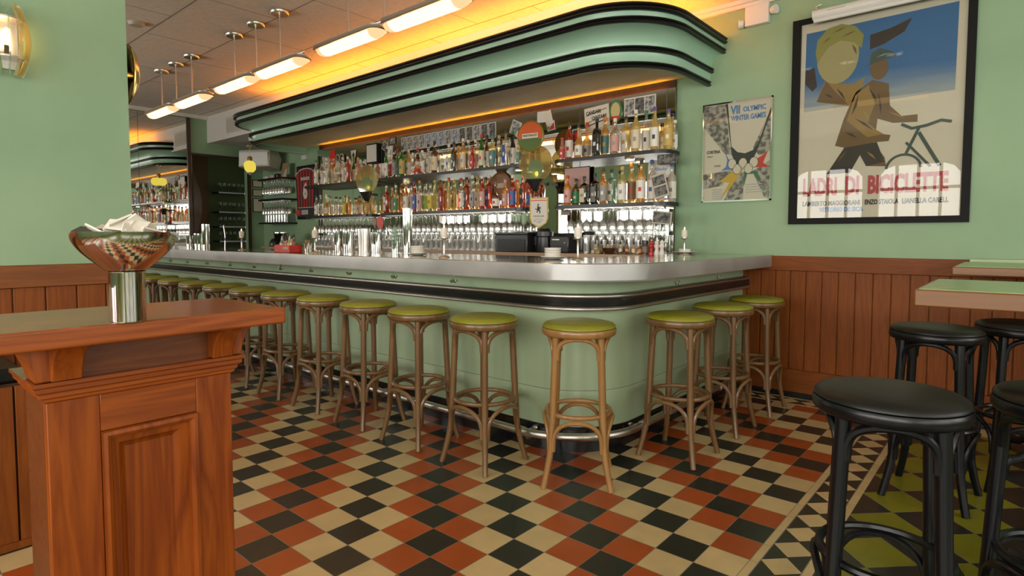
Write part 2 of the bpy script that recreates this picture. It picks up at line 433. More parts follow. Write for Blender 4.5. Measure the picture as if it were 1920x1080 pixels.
# white dropped soffit behind the canopy
SF = M().box(FX, -.62, 2.0, WY, 2.65, CZ)
so = struct(SF.obj('wall_soffit', 'white_paint', smooth=False))
def vent(x0, x1, z0, z1, lab):
    t = thing('air_vent', lab, 'vent', (x0, 2.0, z0))
    M().box(0, x1-x0, -.012, 0, 0, z1-z0).obj('frame', 'vent_white', t, bevel=.003)
    m = M(); n = int((z1-z0-.04)/.018)
    for i in range(n): m.box(.02, x1-x0-.02, -.017, -.006, .02+i*.018, .03+i*.018)
    m.obj('slats', 'beige_plastic', t, smooth=False)
vent(-7.30, -6.70, 2.72, 2.95, 'pale air vent in the white soffit left of the green canopy')
vent(-3.35, -2.75, 2.8, 2.97, 'air vent in the lit soffit above the middle of the canopy')
vent(-1.95, -1.45, 2.8, 2.97, 'air vent in the lit soffit above the right half of the canopy')
# cornice mouldings
struct(M().box(FX, RX, WY-.05, WY, CZ-.03, CZ).box(FX, RX, WY-.03, WY, CZ-.06, CZ-.03).obj('trim_1', 'white_paint'))
struct(M().box(FX, FX+.06, NY, 2.0, CZ-.05, CZ).obj('trim_2', 'white_paint'))
struct(M().box(FX, FX+.03, 1.70, 1.75, 0, CZ-.05).box(FX-.02, FX+.025, 1.75, 2.62, 2.45, 2.48).box(FX-.02, FX+.025, 2.62, 2.66, 0, 2.48).obj('trim_3', 'dark_wood'))

# ------------------------------------------------------------ wainscots
def wains(name, mat, railmat, axis, at, lo, hi, pitch, ztop=1.06, base_h=.2, th=.022, phase=0):
    m = M()
    def bx(a, b, c, d, e, mi=0):
        if axis == 'y': m.box(a, b, at-e, at, c, d, mi)
        else: m.box(at, at+e, a, b, c, d, mi)
    bx(lo, hi, 0, ztop, th*.4)
    bx(lo, hi, ztop-.11, ztop, th+.012, 1); bx(lo, hi, 0, base_h, th+.01, 1)
    p = lo+phase
    if phase: bx(lo, p-.003, base_h, ztop-.11, th)
    while p < hi-.01:
        q = min(p+pitch, hi); bx(p+.003, q-.003, base_h, ztop-.11, th); p = q
    o = m.obj(name, [mat, railmat], bevel=.003); return struct(o)
wains('trim_4', 'wainscot_wood', 'wainscot_rail', 'y', WY, -.07, RX, .1085, phase=.07)
wains('trim_5', 'wainscot_wood', 'rail_wood_y', 'x', LX, NY+.01, LE, .1285, ztop=1.06, phase=.09)
struct(M().box(-.07, RX, WY-.045, WY-.03, 0, .03).obj('baseboard_back', 'gloss_black', smooth=False))
# green ledge beyond the wainscot at the right edge of the picture
# ------------------------------------------------------------ mirrors
t = thing('wall_mirror', 'tall mirror covering the far wall left of the dark doorway', 'mirror')
M().box(FX, FX+.012, -3.5, 1.70, .02, 2.99).obj('glass', 'mirror', t, smooth=False)
M().box(FX+.012, FX+.0135, 1.045, 1.05, .02, 2.99).obj('seam', 'seam', t, smooth=False)
t = thing('backbar_mirror', 'mirrored panelling on the wall behind the bottle shelves', 'mirror')
M().box(-6.23, -.62, WY-.045, WY-.040, 1.06, 2.468).obj('glass', 'mirror', t, smooth=False)
M().box(-6.22, -.63, WY-.040, WY, 1.06, 2.44).box(-6.22, -.63, WY-.022, WY, 2.44, 2.535).obj('backing', 'dark_wood', t, smooth=False)  # upper strip of backing added to darken the wall lit by the amber strip
m = M()
for x in (-4.70, -3.95, -3.15, -2.32, -1.59, -.70): m.box(x-.002, x+.002, WY-.0465, WY-.045, 1.06, 2.468)
m.obj('seam', 'seam', t, smooth=False)

# ------------------------------------------------------------ canopy
CXL, CXR = -6.62, -.225
def rr(xl, xr, yf, rad, z, n=14):
    p = [(xl, WY-.001)]+[(x, y) for x, y in arc(xl+rad, yf+rad, rad, 180, 270, n)]+[(x, y) for x, y in arc(xr-rad, yf+rad, rad, 270, 360, n)]+[(xr, WY-.001)]
    return [(x, y, z) for x, y in p]
def ring(off_x, off_y, z, extra=0.0):
    return rr(CXL+off_x*.35-extra, CXR-off_x+extra, 1.63+off_y-extra, .56-extra*.0, z)
t = thing('canopy', 'long green canopy with rounded corners and black mouldings over the bar', 'canopy')
lv = [(0, 0, 2.806), (.004, .006, 2.76), (.008, .012, 2.715), (.018, .03, 2.68)]
cove = []
for i in range(9):
    a = i/8; cove.append((.02+.085*(sin(a*pi/2)), .035+.15*(sin(a*pi/2)), 2.68-.10*(1-cos(a*pi/2))))
lv += cove+[(.108, .19, 2.54), (.118, .21, 2.48), (.14, .26, 2.437)]
M().loft([ring(*l) for l in lv]).obj('fascia', 'canopy_green', t, ang=60)
def mould(off_x, off_y, z0, z1, name='trim'):
    prof = []
    h = z1-z0
    for k in range(2):
        for i in range(7):
            a = pi*i/6; prof.append((z0+h*(.5*k+.5*i/6), .008+.014*sin(a)))
    rings = [ring(off_x, off_y, z0, -.004)]+[ring(off_x, off_y, z, e+.004) for z, e in prof]+[ring(off_x, off_y, z1, -.004)]
    M().loft(rings).obj(name, 'gloss_black', t, ang=50)
mould(.0, .0, 2.752, 2.806); mould(.010, .018, 2.676, 2.718); mould(.106, .19, 2.538, 2.58); mould(.128, .235, 2.435, 2.482)
top = ring(.0, .0, 2.79); M().add(top, [tuple(range(len(top)))]).obj('top_board', 'underside_paint', t, smooth=False)
und = ring(.11, .20, 2.54); M().add(und, [tuple(range(len(und)))]).obj('underside', 'underside_paint', t, smooth=False)
lp = rr(CXL+.30, CXR-.22, 1.63+.20, .45, 2.80)
lp = [(-5.75, 1.83, 2.80)]+[p for p in lp if p[0] > -5.0]+[lp[-1]]
t2 = thing('cove_light', 'amber light strip lying along the top of the canopy', 'light')
M().tube(lp[:-1], .012, 6).obj('strip', 'led_amber', t2)
t2 = thing('shelf_light', 'amber light strip above the mirror under the canopy', 'light')
M().box(-6.1, -.7, WY-.038, WY-.026, 2.452, 2.460).obj('strip', 'led_amber_low', t2, smooth=False)

# ------------------------------------------------------------ bar
def barring(xr, yf, rad, z, xl=-7.9, n=16):
    return [(x, y, z) for x, y in [(xl, yf)]+arc(xr-rad, yf+rad, rad, 270, 360, n)+[(xr, WY-.003)]]
bar = thing('bar_counter', 'long pale green bar front turning a rounded corner to the back wall', 'bar')
m = M().loft([barring(-.03, .70, .40, z) for z in (.972, .14)])
m.loft([barring(-.2, .90, .30, z) for z in (.972, .14)])
m.obj('front_panel', 'bar_green', bar, ang=50)
M().tube(barring(-.0305, .7005, .40, .352)[:], .0016, 5).obj('seam', 'seam', bar)
m = M().loft([barring(-.04, .72, .40, .15), barring(-.025, .695, .40, .148), barring(-.025, .695, .40, .135), barring(-.055, .70, .40, .125), barring(-.055, .70, .40, .0)])
m.obj('kick_board', 'bar_kick', bar, ang=40)
m = M().loft([barring(-.03, .70, .40, .893), barring(.018, .662, .40, .893), barring(.022, .655, .40, .885), barring(.02, .66, .40, .812), barring(.018, .662, .40, .806), barring(-.03, .70, .40, .806)])
m.obj('black_band', 'gloss_black', bar, ang=40)
for z in (.884, .815):
    M().tube(barring(.026, .650, .40, z), .012, 10).obj('metal_strip', 'nickel', bar)
# foot rail
FRY, FRX, FRZ = .578, .035, .128
fr = [(x, y, FRZ) for x, y in [(-7.9, FRY)]+arc(FRX-.46, FRY+.46, .46, 270, 360, 14)+[(FRX, WY-.2)]]
M().tube(fr, .021, 12).obj('foot_rail', 'nickel', bar)
def bracket(x, y, dx, dy):
    m = M(); L = .118 if dy else .088
    for zz in (.075, .118):
        m.tube([(x+dx*L, y+dy*L, zz), (x+dx*.05, y+dy*.05, zz), (x+dx*.03, y+dy*.03, .5*(zz+FRZ)), (x, y, FRZ)], .008, 8)
        m.lathe([(.0, 0), (.018, .0), (.014, .012), (0, .016)], (x+dx*L, y+dy*L, zz), 12, rot=Vector((0, 0, 1)).rotation_difference(Vector((-dx, -dy, 0))).to_matrix())
    m.tube([(x-dy*.02, y+dx*.02, FRZ), (x+dy*.02, y-dx*.02, FRZ)], .026, 12)
    m.obj('rail_bracket', 'nickel', bar)
for x in (-.42, -1.75, -3.1, -4.4, -5.7): bracket(x, FRY, 0, 1)
for y in (1.12, 2.25): bracket(FRX, y, -1, 0)
# bag hooks under the worktop
def hook(x, y, dx, dy):
    m = M(); m.tube([(x, y, .972), (x, y, .935)], .0045, 6)
    for s in (-1, 1):
        m.tube([(x, y, .948), (x+s*dy*.008-dx*0, y+s*dx*.008, .930), (x+s*dy*.018, y+s*dx*.018, .929), (x+s*dy*.026, y+s*dx*.026, .938)], .004, 6)
        m.lathe([(0, -.007), (.006, -.004), (.0075, 0), (.006, .004), (0, .007)], (x+s*dy*.027, y+s*dx*.027, .941), 8)
    m.tube([(x, y, .945), (x-dx*.02, y-dy*.02, .935)], .003, 6)
    m.obj('bag_hook', 'chrome', bar)
for x in (-5.9, -5.42, -4.95, -4.46, -3.95, -3.47, -3.0, -2.53, -2.02, -1.5, -.93): hook(x, .545, 0, 1)
for y in (1.31, 1.93): hook(.14, y, 1, 0)
# worktop
def workpoly(z, e=0.0, rad=.47):
    out = [(-7.98, .50-e)]+arc(.19+e-rad-e*0, .50-e+rad, rad, 270, 360, 18)+[(.19+e, WY-.003), (-.46, WY-.003), (-.46, 1.42)]+arc(-.46-.12, 1.32+.0, .12, 0, 90, 4)[:0]+[(-.52, 1.34), (-7.98, 1.34)]
    return [(x, y, z) for x, y in out]
t = thing('worktop', 'thick zinc worktop with a rounded corner on the green bar', 'worktop')
a = workpoly(.974, -.004); b = workpoly(.982, 0); c = workpoly(1.064, 0)
m = M(); m.loft([a, b, c], closed=True); m.add(a, [tuple(range(len(a)))[::-1]]); m.obj('edge_band', 'zinc', t, ang=30)
d = workpoly(1.0641, 0); e = workpoly(1.068, -.004)
m = M(); m.loft([d, e], closed=True); m.add(e, [tuple(range(len(e)))]); m.obj('top_sheet', 'zinc_top', t, ang=30)

# back counter under the mirror
t = thing('back_counter', 'pale wooden back counter running under the bottle shelves', 'counter')
M().box(-6.9, -.48, 2.28, WY-.047, 1.02, 1.06).obj('top', 'pale_counter', t, bevel=.004)
M().box(-6.9, -.48, 2.34, WY-.047, 0, 1.02).obj('body', 'dark_wood', t, smooth=False)

# ------------------------------------------------------------ stools
def make_stool(name, label, legmat, seatmat, rimmat, group=None, seat_z=.79, leg_r=.0172):
    t = thing(name, label, 'stool', group=group)
    r0 = .182; zt = seat_z
    prof = [(0, zt), (.09, zt-.001), (.14, zt-.004), (.168, zt-.010), (.179, zt-.019), (.180, zt-.027), (.176, zt-.031), (0, zt-.031)]
    M().lathe(prof[::-1], n=40).obj('seat', seatmat, t, ang=50)
    zr = zt-.031
    M().lathe([(.155, zr-.034), (.176, zr-.035), (.183, zr-.028), (.184, zr-.008), (.180, zr), (.155, zr)], n=40, cap=False).lathe([(0, zr-.02), (.16, zr-.02), (.16, zr-.012), (0, zr-.012)], n=40).obj('seat_ring', rimmat, t, ang=50)
    zl = zr-.03
    def leg_pt(a, z):
        f = 1-z/zl
        rad = .150+.034*f+.042*max(0, (0.24-z)/.24)**1.5
        return Vector((rad*cos(a), rad*sin(a), z))
    for k in range(4):
        a = pi/4+k*pi/2
        zs = [zl-.0, .6, .45, .3, .22, .15, .08, .0]
        M().tube([leg_pt(a, z) for z in zs], [leg_r*1.02]*4+[leg_r*.98, leg_r*.92, leg_r*.86, leg_r*.84], 12).obj('leg', legmat, t)
    for k in range(4):
        a0, a1 = pi/4+k*pi/2, pi/4+(k+1)*pi/2
        for nm, zb, ztop, rr_ in (('upper_brace', zl-.115, zl-.010, .0115), ('lower_brace', .175, .325, .011)):
            A, B = leg_pt(a0, zb), leg_pt(a1, zb); T0, T1 = leg_pt(a0, ztop), leg_pt(a1, ztop)
            pts = []
            for i in range(17):
                u = i/16; ang = pi*u; w = .5-.5*cos(ang)
                x = A.lerp(B, .06+.88*w); h = sin(ang)**.62
                out = Vector((x.x, x.y, 0)); am = a0+(a1-a0)*(.06+.88*w); rad = A.xy.length
                flat = Vector((x.x, x.y, 0)); curved = Vector((cos(am)*rad, sin(am)*rad, 0))
                p = flat.lerp(curved, .75 if nm == 'lower_brace' else .8)
                pts.append((p.x, p.y, zb+(ztop-zb)*h))
            M().tube(pts, rr_, 8).obj(nm, legmat, t)
    rf = leg_pt(0, .34).length; rf = Vector((leg_pt(0, .34).x, leg_pt(0, .34).y)).length-.012
    M().tube([(rf*cos(2*pi*i/36), rf*sin(2*pi*i/36), .345) for i in range(36)], .012, 8, closed=True).obj('foot_ring', legmat, t)
    return t
st = make_stool('bar_stool', '', 'bent_wood', 'seat_green', 'bent_wood', 'bentwood stools along the bar')
stW = make_stool('bar_stool', '', 'bent_wood_warm', 'seat_green', 'bent_wood_warm', 'bentwood stools along the bar')
places = [(-.51, .375, 0), (-1.04, .375, .04), (-1.555, .385, -.03), (-2.09, .385, .02), (-2.61, .385, 0), (-3.14, .38, .05), (-3.66, .38, 0), (-4.18, .375, .05), (-4.72, .38, 0), (-5.25, .38, .1), (-5.78, .38, 0), (-6.3, .38, .2)]
places = [(x, y-.005, a) for x, y, a in places]
for i, (x, y, a) in enumerate(places):
    lab = 'green seated bentwood stool on the long bar side, %s rounded corner' % ('nearest to the' if i == 0 else ORD[i+1]+' from the')
    if i == 0: o = st; o.location = (x, y, 0); o.rotation_euler = (0, 0, a); o['label'] = lab
    else: dup(st, (x, y, 0), a, lab)
stW.location = (0.0, .515, 0); stW.rotation_euler = (0, 0, R(33)); stW['label'] = 'warm brown bentwood stool with green seat standing at the rounded bar corner'
for (x, y, a, lab) in [(.24, 1.14, 0, 'bentwood stool with green seat on the short side of the bar, closest to the corner'),
                       (.235, 1.76, 0, 'bentwood stool with green seat, middle one on the short side of the bar'),
                       (.25, 2.33, 0, 'bentwood stool with green seat by the wood panelling, at the end of the bar')]:
    dup(st, (x, y, 0), a, lab)
bk = make_stool('bar_stool', '', 'black_lacquer', 'seat_black', 'black_lacquer', 'black bentwood stools around the high tables', .80, .019)
for i, (x, y, a, lab) in enumerate([(1.39, -.05, R(12), 'large black stool with round padded seat in the right foreground'),
                                    (1.36, 1.42, R(-5), 'black stool behind the large foreground one, in front of the wood panelling'),
                                    (1.66, 1.84, R(20), 'black stool farthest back, half hidden under the high tables'),
                                    (1.775, .225, R(45), 'black stool cut off by the right edge of the picture')]):
    if i == 0: bk.location = (x, y, 0); bk.rotation_euler = (0, 0, a); bk['label'] = lab
    else: dup(bk, (x, y, 0), a, lab)

# ------------------------------------------------------------ high tables on the right
def table(x0, y0, w, d, z, lab, th=.045):
    cx, cy = x0+w/2, y0+d/2
    t = thing('high_table', lab, 'table', (cx, cy, 0))
    M().box(-w/2, w/2, -d/2, d/2, z-th, z-.0015).obj('tabletop', 'table_edge', t, bevel=.005)
    M().box(-w/2+.012, w/2-.012, -d/2+.012, d/2-.012, z-.002, z).obj('laminate', 'laminate_green', t, smooth=False)
    M().lathe([(.035, .10), (.035, z-th-.05), (.05, z-th-.03), (.05, z-th)], n=20).box(-.2, .2, -.03, .03, z-th-.012, z-th).box(-.03, .03, -.2, .2, z-th-.012, z-th).obj('pedestal', 'black_metal', t)
    for k in range(4):
        a = R(135)+k*pi/2; c, s_ = cos(a), sin(a)
        pts = [(.03*c, .03*s_, .20), (.10*c, .10*s_, .17), (.19*c, .19*s_, .09), (.26*c, .26*s_, .05), (.32*c, .32*s_, .045), (.35*c, .35*s_, .022)]
        m = M().tube(pts, [.03, .028, .024, .022, .03, .018], 10)
        for q in (.11, .15, .2): m.tube([(q*c-.02*s_, q*s_+.02*c, .17-.45*(q-.1)+.0), (q*c+.02*s_, q*s_-.02*c, .17-.45*(q-.1))], .012, 8)
        m.lathe([(0, 0), (.03, 0), (.034, .015), (.02, .03), (0, .034)], (.35*c, .35*s_, 0), 12)
        m.obj('foot', 'black_metal', t)
    return t
table(1.39, .36, 1.0, .62, 1.038, 'high table with green top and wooden edge, nearer one at the right', .055)
table(1.375, 1.90, .96, .80, 1.052, 'high table with green top standing against the back wainscot')
t = thing('wall_ledge', 'narrow green ledge on top of the wainscot at the right edge', 'ledge')
M().box(1.40, 3.2, WY-.10, WY-.034, 1.035, 1.068).obj('shelf', 'laminate_green', t, bevel=.003)

# ------------------------------------------------------------ podium
t = thing('host_stand', 'wooden host stand with panelled face and wide top in left foreground', 'podium')
x0, x1, y0, y1 = -.10, .10, -1.60, -1.218
M().box(x0, x1-.03, y0, y1, .0, .90).obj('core', 'podium_dark', t, smooth=False)
# stiles and rails of the face
M().box(x1-.03, x1, y0, y0+.095, 0, .86).obj('stile', 'podium_wood', t, bevel=.002); M().box(x1-.03, x1, y1-.085, y1, 0, .86).obj('stile', 'podium_wood', t, bevel=.002)
M().box(x1-.03, x1-.0005, y0+.095, y1-.085, .765, .86).obj('rail', 'podium_wood_y', t, bevel=.002); M().box(x1-.03, x1-.0005, y0+.095, y1-.085, 0, .16).obj('rail', 'podium_wood_y', t, bevel=.002)
def frame_loft(prof, ya, yb, za, zb):
    rings = []
    for off, x in prof:
        rings.append([(x, ya+off, za+off), (x, yb-off, za+off), (x, yb-off, zb-off), (x, ya+off, zb-off)])
    return M().loft(rings, closed=True)
frame_loft([(0, x1+.001), (.002, x1+.010), (.010, x1+.012), (.018, x1+.006), (.022, x1-.006), (.036, x1-.010), (.040, x1-.016), (.052, x1-.022)], y0+.095, y1-.085, .16, .765).obj('panel_moulding', 'podium_wood', t, ang=30)
M().box(x1-.035, x1-.020, y0+.145, y1-.135, .21, .715).obj('panel', 'podium_wood', t, smooth=False)
# mouldings around under the top
def around(prof):
    rings = []
    for o_, z in prof: rings.append([(x0-o_*.6, y0-o_, z), (x1+o_, y0-o_, z), (x1+o_, y1+o_, z), (x0-o_*.6, y1+o_, z)])
    return M().loft(rings, closed=True)
around([(0, .848), (.006, .852), (.007, .858), (.012, .862), (.013, .870), (.020, .875), (.021, .884), (.026, .888), (.026, .896), (0, .896)]).obj('neck_moulding', 'podium_wood_y', t, ang=30)
M().box(x0+.01, x1+.0, y0+.01, y1-.005, .894, .985).obj('frieze', 'podium_dark', t, bevel=.002)
def corbel(ya, yb, kind):
    m = M()
    if kind == 'f':     # projects towards +x
        poly = [(x1-.002, .897), (x1+.028, .897), (x1+.032, .92), (x1+.05, .95), (x1+.075, .968), (x1+.095, .982), (x1-.002, .982)]
        m.prism(poly, ya, yb, 'xz')
    elif kind == 'r':
        poly = [(y1-.006, .897), (y1+.02, .897), (y1+.024, .92), (y1+.036, .95), (y1+.055, .972), (y1+.062, .982), (y1-.006, .982)]
        m.prism(poly, ya, yb, 'yz')
    else:
        poly = [(y0+.012, .897), (y0-.02, .897), (y0-.024, .92), (y0-.036, .95), (y0-.055, .972), (y0-.062, .982), (y0+.012, .982)]
        m.prism(poly, ya, yb, 'yz')
    m.obj('corbel', 'podium_wood', t, bevel=.003)
corbel(y0+.005, y0+.06, 'f'); corbel(y1-.055, y1-.004, 'f'); corbel(x1-.075, x1+.02, 'r'); corbel(x1-.075, x1+.02, 'l'); corbel(x0, x0+.06, 'r')
M().box(-.155, .225, -1.74, -1.13, .980, 1.02).obj('top', 'podium_wood_y', t, bevel=.005, segs=3)
# bowl of matchbooks on it
bx_, by_ = .203, -1.474
t = thing('pedestal_bowl', 'silver pedestal bowl holding matchbooks on the wooden host stand', 'bowl', (bx_, by_, 1.02))
M().lathe([(0, 0), (.033, 0), (.034, .003), (.034, .104), (.035, .107), (0, .107)], n=36).obj('pedestal', 'chrome', t, ang=40)
pr = [(.034, .107)]+[(.034+.064*sin(pi/2*a_/10), .107+.083*(a_/10)) for a_ in range(1, 11)]
pr += [(.098, .190), (.096, .190), (.094, .184)]+[(.032+.0625*sin(pi/2*a_/10), .110+.081*(a_/10)) for a_ in range(9, 0, -1)]+[(0, .112)]
M().lathe(pr, n=48).obj('bowl', 'chrome', t, ang=40)
mbt = M().box(-.024, .024, -.019, .019, 0, .004).mesh('matchbook', 'white_paper', False)
mbt2 = M().box(-.023, .023, -.018, .018, 0, .005).mesh('matchbook', plain('matchbook_dark', (.04, .035, .03), .4), False)
mprev = None
for i in range(26):
    a = random.uniform(0, 2*pi); rr_ = random.uniform(.01, .070)*(1 if i < 18 else .7); lay = i//9
    z = 1.02+[.168, .186, .202][min(lay, 2)]+(.004 if rr_ > .05 else .008)*random.random()
    o = bpy.data.objects.new('matchbook', mbt2 if i in (12, 20) else mbt); COL.objects.link(o)
    o.location = (bx_+rr_*cos(a), by_+rr_*sin(a), z); o.rotation_euler = (random.uniform(-.7, .7), random.uniform(-.6, .6), random.uniform(0, 6))
    if i in (12, 20): tag(o, 'dark matchbook in the silver bowl, %s' % ('on its back rim side' if i == 12 else 'near the top of the heap'), 'matchbook', 'matchbooks in the bowl')
    else: tag(o, 'cream matchbook heaped in the silver pedestal bowl', 'matchbook', 'matchbooks in the bowl')

# low panelled seat back at the far left
t = thing('banquette', 'low wood panelled banquette end at the left edge behind the host stand', 'banquette')
m = M().box(-2.04, -1.262, -3.4, -1.41, 0, .64)
m.obj('core', 'dark_wood', t, smooth=False)
m = M(); p = -3.4
while p < -1.42: m.box(-1.262, -1.24, p+.003, min(p+.075, -1.41)-.003, .03, .63); p += .075
m.box(-1.262, -1.235, -3.4, -1.41, 0, .03); m.obj('panelling', 'wainscot_wood', t, bevel=.002)
M().box(-2.0, -1.25, -3.4, -1.42, .64, .70).obj('cushion', 'seat_black', t, bevel=.015)

# ------------------------------------------------------------ sconces on the left partition
def fin_sconce(loc, rz, lab):
    t = thing('wall_sconce', lab, 'sconce', loc, rz)
    M().box(0, .012, -.05, .05, -.13, .13).obj('back_plate', 'nickel', t, bevel=.003)
    for z in (-.085, .095): M().lathe([(0, -.004), (.062, -.004), (.062, .004), (0, .004)], (.055, 0, z), 20).obj('ring', 'nickel', t)
    M().lathe([(.012, -.06), (.012, 0), (.010, .003), (0, .003)], (.055, 0, -.02), 14).obj('socket', 'dark_wood', t)
    M().lathe([(0, -.02), (.012, -.017), (.0135, .0), (.0135, .045), (.01, .06), (0, .066)], (.055, 0, -.01), 14).obj('bulb', 'filament', t)
    for k in range(7):
        a = R(-90+30*k); m = M(); pts = []
        for i in range(13):
            u = -1+i/6; pts.append((.060+.038*(1-u*u), u*.165))
        inn = [(r_-.022, z) for r_, z in pts][::-1]
        m.prism([(r_, z) for r_, z in pts+inn], -.0025, .0025, 'xz')
        m.xf(Matrix.Translation((.035, 0, 0)) @ Matrix.Rotation(a, 4, 'Z')).obj('glass_fin', 'amber_shade' if k in (1, 4, 5) else 'green_glass_plate', t)
    return t
fin_sconce((LX, -1.30, 2.13), 0, 'lit sconce of curved glass fins on the green wall at top left')
t = thing('wall_sconce', 'brass disc sconce seen edge-on past the end of the green wall', 'sconce', (LX-.10, LE, 2.10), R(90))
M().lathe([(0, 0), (.03, .0), (.03, .05), (0, .05)], n=16, rot=Matrix.Rotation(R(90), 3, 'Y')).obj('stem', 'brass', t)
M().lathe([(0, .075), (.08, .068), (.14, .045), (.17, .02), (.165, .016), (.13, .035), (0, .06)], n=40, rot=Matrix.Rotation(R(90), 3, 'Y')).obj('disc', 'brass', t)

# ------------------------------------------------------------ hanging lamps
def stadium(L, r, cy=0, n=10): 
    return arc(L/2-r, cy, r, -90, 90, n)+arc(-L/2+r, cy, r, 90, 270, n)
def lamp(x, lab):
    t = thing('pendant_lamp', lab, 'lamp', (x, .60, 0))
    for dx in (-.85, 0, .85):
        xx_ = dx*.5 if abs(dx) else 0
        M().tube([(dx*.49, 0, 2.64), (dx*.49, 0, CZ-.02)], .006, 8).obj('rod', 'nickel', t)
        M().lathe([(0, CZ-.024), (.068, CZ-.026), (.075, CZ-.018), (.075, CZ-.002), (0, CZ-.002)], (dx*.49, 0, 0), 24).obj('ceiling_rose', 'nickel', t, ang=50)
    M().tube([(-.8, 0, 2.65), (.8, 0, 2.65)], .011, 8).obj('bar', 'nickel', t)
    for s in (-.41, .41):
        rings = []
        for off, z in ((.0, 2.628), (.002, 2.612), (-.004, 2.602), (.006, 2.598)):
            rings.append([(s+a, b, z) for a, b in stadium(.80-2*off, .078-off)])
        m = M(); m.loft(rings, closed=True); m.add(rings[0], [tuple(range(len(rings[0])))]); m.obj('housing', 'nickel', t, ang=50)
        def prof(L0, L1, r0, dr):
            out = []
            for i in range(7):
                a = pi*i/6; out.append((-r0*cos(a), 2.60-dr*sin(a)))
            return out
        m = M(); sec = prof(0, 0, .060, .046)
        m.loft([[(s-.30, y_, z_) for y_, z_ in sec], [(s+.30, y_, z_) for y_, z_ in sec]]); m.obj('diffuser', 'lamp_glow', t, ang=60)
        for e in (-1, 1):
            m = M(); rings = []
            for i in range(6):
                a = pi/2*i/5; rings.append([(s+e*(.30+.082*sin(a)), y_*cos(a)**.6 if a < 1.57 else 0, 2.60-(2.60-z_)*(cos(a)**.6 if a < 1.57 else 0)) for y_, z_ in sec])
            m.loft(rings); m.obj('end_cap', 'lamp_glow_dim', t, ang=60)
    return t
lamp(-5.27, 'pair of glowing bar lamps hanging farthest away near the mirror')
lamp(-3.46, 'pair of glowing bar lamps, middle of the three hanging pairs')
lamp(-1.65, 'pair of glowing bar lamps hanging nearest, at the top of the picture')
lamp(.20, 'pair of glowing bar lamps past the top edge, seen only as reflections')

# ------------------------------------------------------------ small fixtures
t = thing('smoke_detector', 'flat round white detector on the ceiling at upper left', 'detector', (-4.23, -.08, CZ))
M().lathe([(0, -.03), (.05, -.028), (.062, -.012), (.065, 0), (0, 0)], n=28).obj('body', 'beige_plastic', t, ang=50)
def dome(loc, lab):
    t = thing('dome_camera', lab, 'camera', loc)
    M().lathe([(0, -.05), (.055, -.05), (.06, -.03), (.06, 0), (0, 0)], n=24).obj('body', 'white_plastic', t, ang=50)
    M().lathe([(.042, -.05), (.036, -.075), (.02, -.09), (0, -.094)], n=20).obj('lens', 'gloss_black', t)
dome((-6.95, 2.22, 2.65), 'white dome camera on the soffit underside near the doorway')
dome((-8.9, 2.40, 2.70), 'white dome camera on the ceiling inside the dark doorway')
t = thing('emergency_light', 'white emergency light with two side heads on wall above olympic poster', 'emergency light', (.035, WY, 2.90))
M().box(-.085, .095, -.055, 0, -.065, .085).obj('housing', 'white_plastic', t, bevel=.006)
for s in (-1, 1):
    M().lathe([(0, 0), (.028, 0), (.034, .035), (.034, .04), (0, .04)], (s*.105+.005, -.03, -.035 if s < 0 else .02), 18, rot=Matrix.Rotation(R(90*s), 3, 'Y') @ Matrix.Rotation(R(20), 3, 'X')).obj('lamp_head', 'white_plastic', t, ang=50)

# ------------------------------------------------------------ posters
def poly_obj(pts, y, mat, parent, name='print', th=.001):
    return M().prism([(a, b) for a, b in pts], y-th, y, 'xz').obj(name, mat, parent, smooth=False)
plain('poster_blue', (.035, .16, .36), .6); plain('poster_blue_pale', (.23, .38, .48), .6); plain('poster_olive', (.30, .28, .07), .6)
plain('poster_brown', (.17, .095, .03), .6); plain('poster_dark', (.035, .022, .014), .6); plain('poster_ochre', (.33, .20, .05), .6)
plain('poster_teal', (.06, .085, .07), .6); plain('poster_skin', (.42, .36, .16), .6)
t = thing('film_poster', 'large black framed film poster with blue sky on the right wall', 'poster', (0, WY, 0))
X0, X1, Z0, Z1 = .30, 1.385, 1.30, 2.80
m = M(); fw = .062
m.box(X0+fw*.9, X1-fw*.75, -.032, 0, Z0, Z0+fw*.7).box(X0+fw*.9, X1-fw*.75, -.032, 0, Z1-fw*.6, Z1).box(X0, X0+fw*.9, -.032, 0, Z0, Z1).box(X1-fw*.75, X1, -.032, 0, Z0, Z1)
m.obj('frame', 'black_frame', t, smooth=False)
M().box(X0+.04, X1-.03, -.008, -.001, Z0+.03, Z1-.02).obj('sheet', 'cream_paper', t, smooth=False)
# blue field painted in soft bands
def grad_blue():
    m, b, tt = base('poster_sky', (.1, .2, .4), .6)
    tc = tt.node('ShaderNodeTexCoord'); s_ = tt.node('ShaderNodeSeparateXYZ'); tt.l.new(tc.outputs['Object'], s_.inputs[0])
    nz = tt.node('ShaderNodeTexNoise'); nz.inputs['Scale'].default_value = 2.5; mp = tt.node('ShaderNodeMapping'); mp.inputs['Scale'].default_value = (.6, 1, 5)
    tt.l.new(tc.outputs['Object'], mp.inputs[0]); tt.l.new(mp.outputs[0], nz.inputs['Vector'])
    z = tt.m('ADD', s_.outputs[2], tt.m('MULTIPLY', nz.outputs['Fac'], .12))
    f = tt.m('SUBTRACT', 1.0, tt.m('DIVIDE', tt.m('SUBTRACT', z, 2.17), .22)); f = tt.m('MINIMUM', tt.m('MAXIMUM', f, 0.0), 1.0)
    tt.l.new(tt.mix(f, (.035, .15, .36), (.42, .46, .44)), b.inputs['Base Color'])
grad_blue()
poly_obj([(.385, 2.125), (1.285, 2.15), (1.29, 2.705), (.39, 2.695)], -.0085, 'poster_sky', t)
Y1 = -.0095
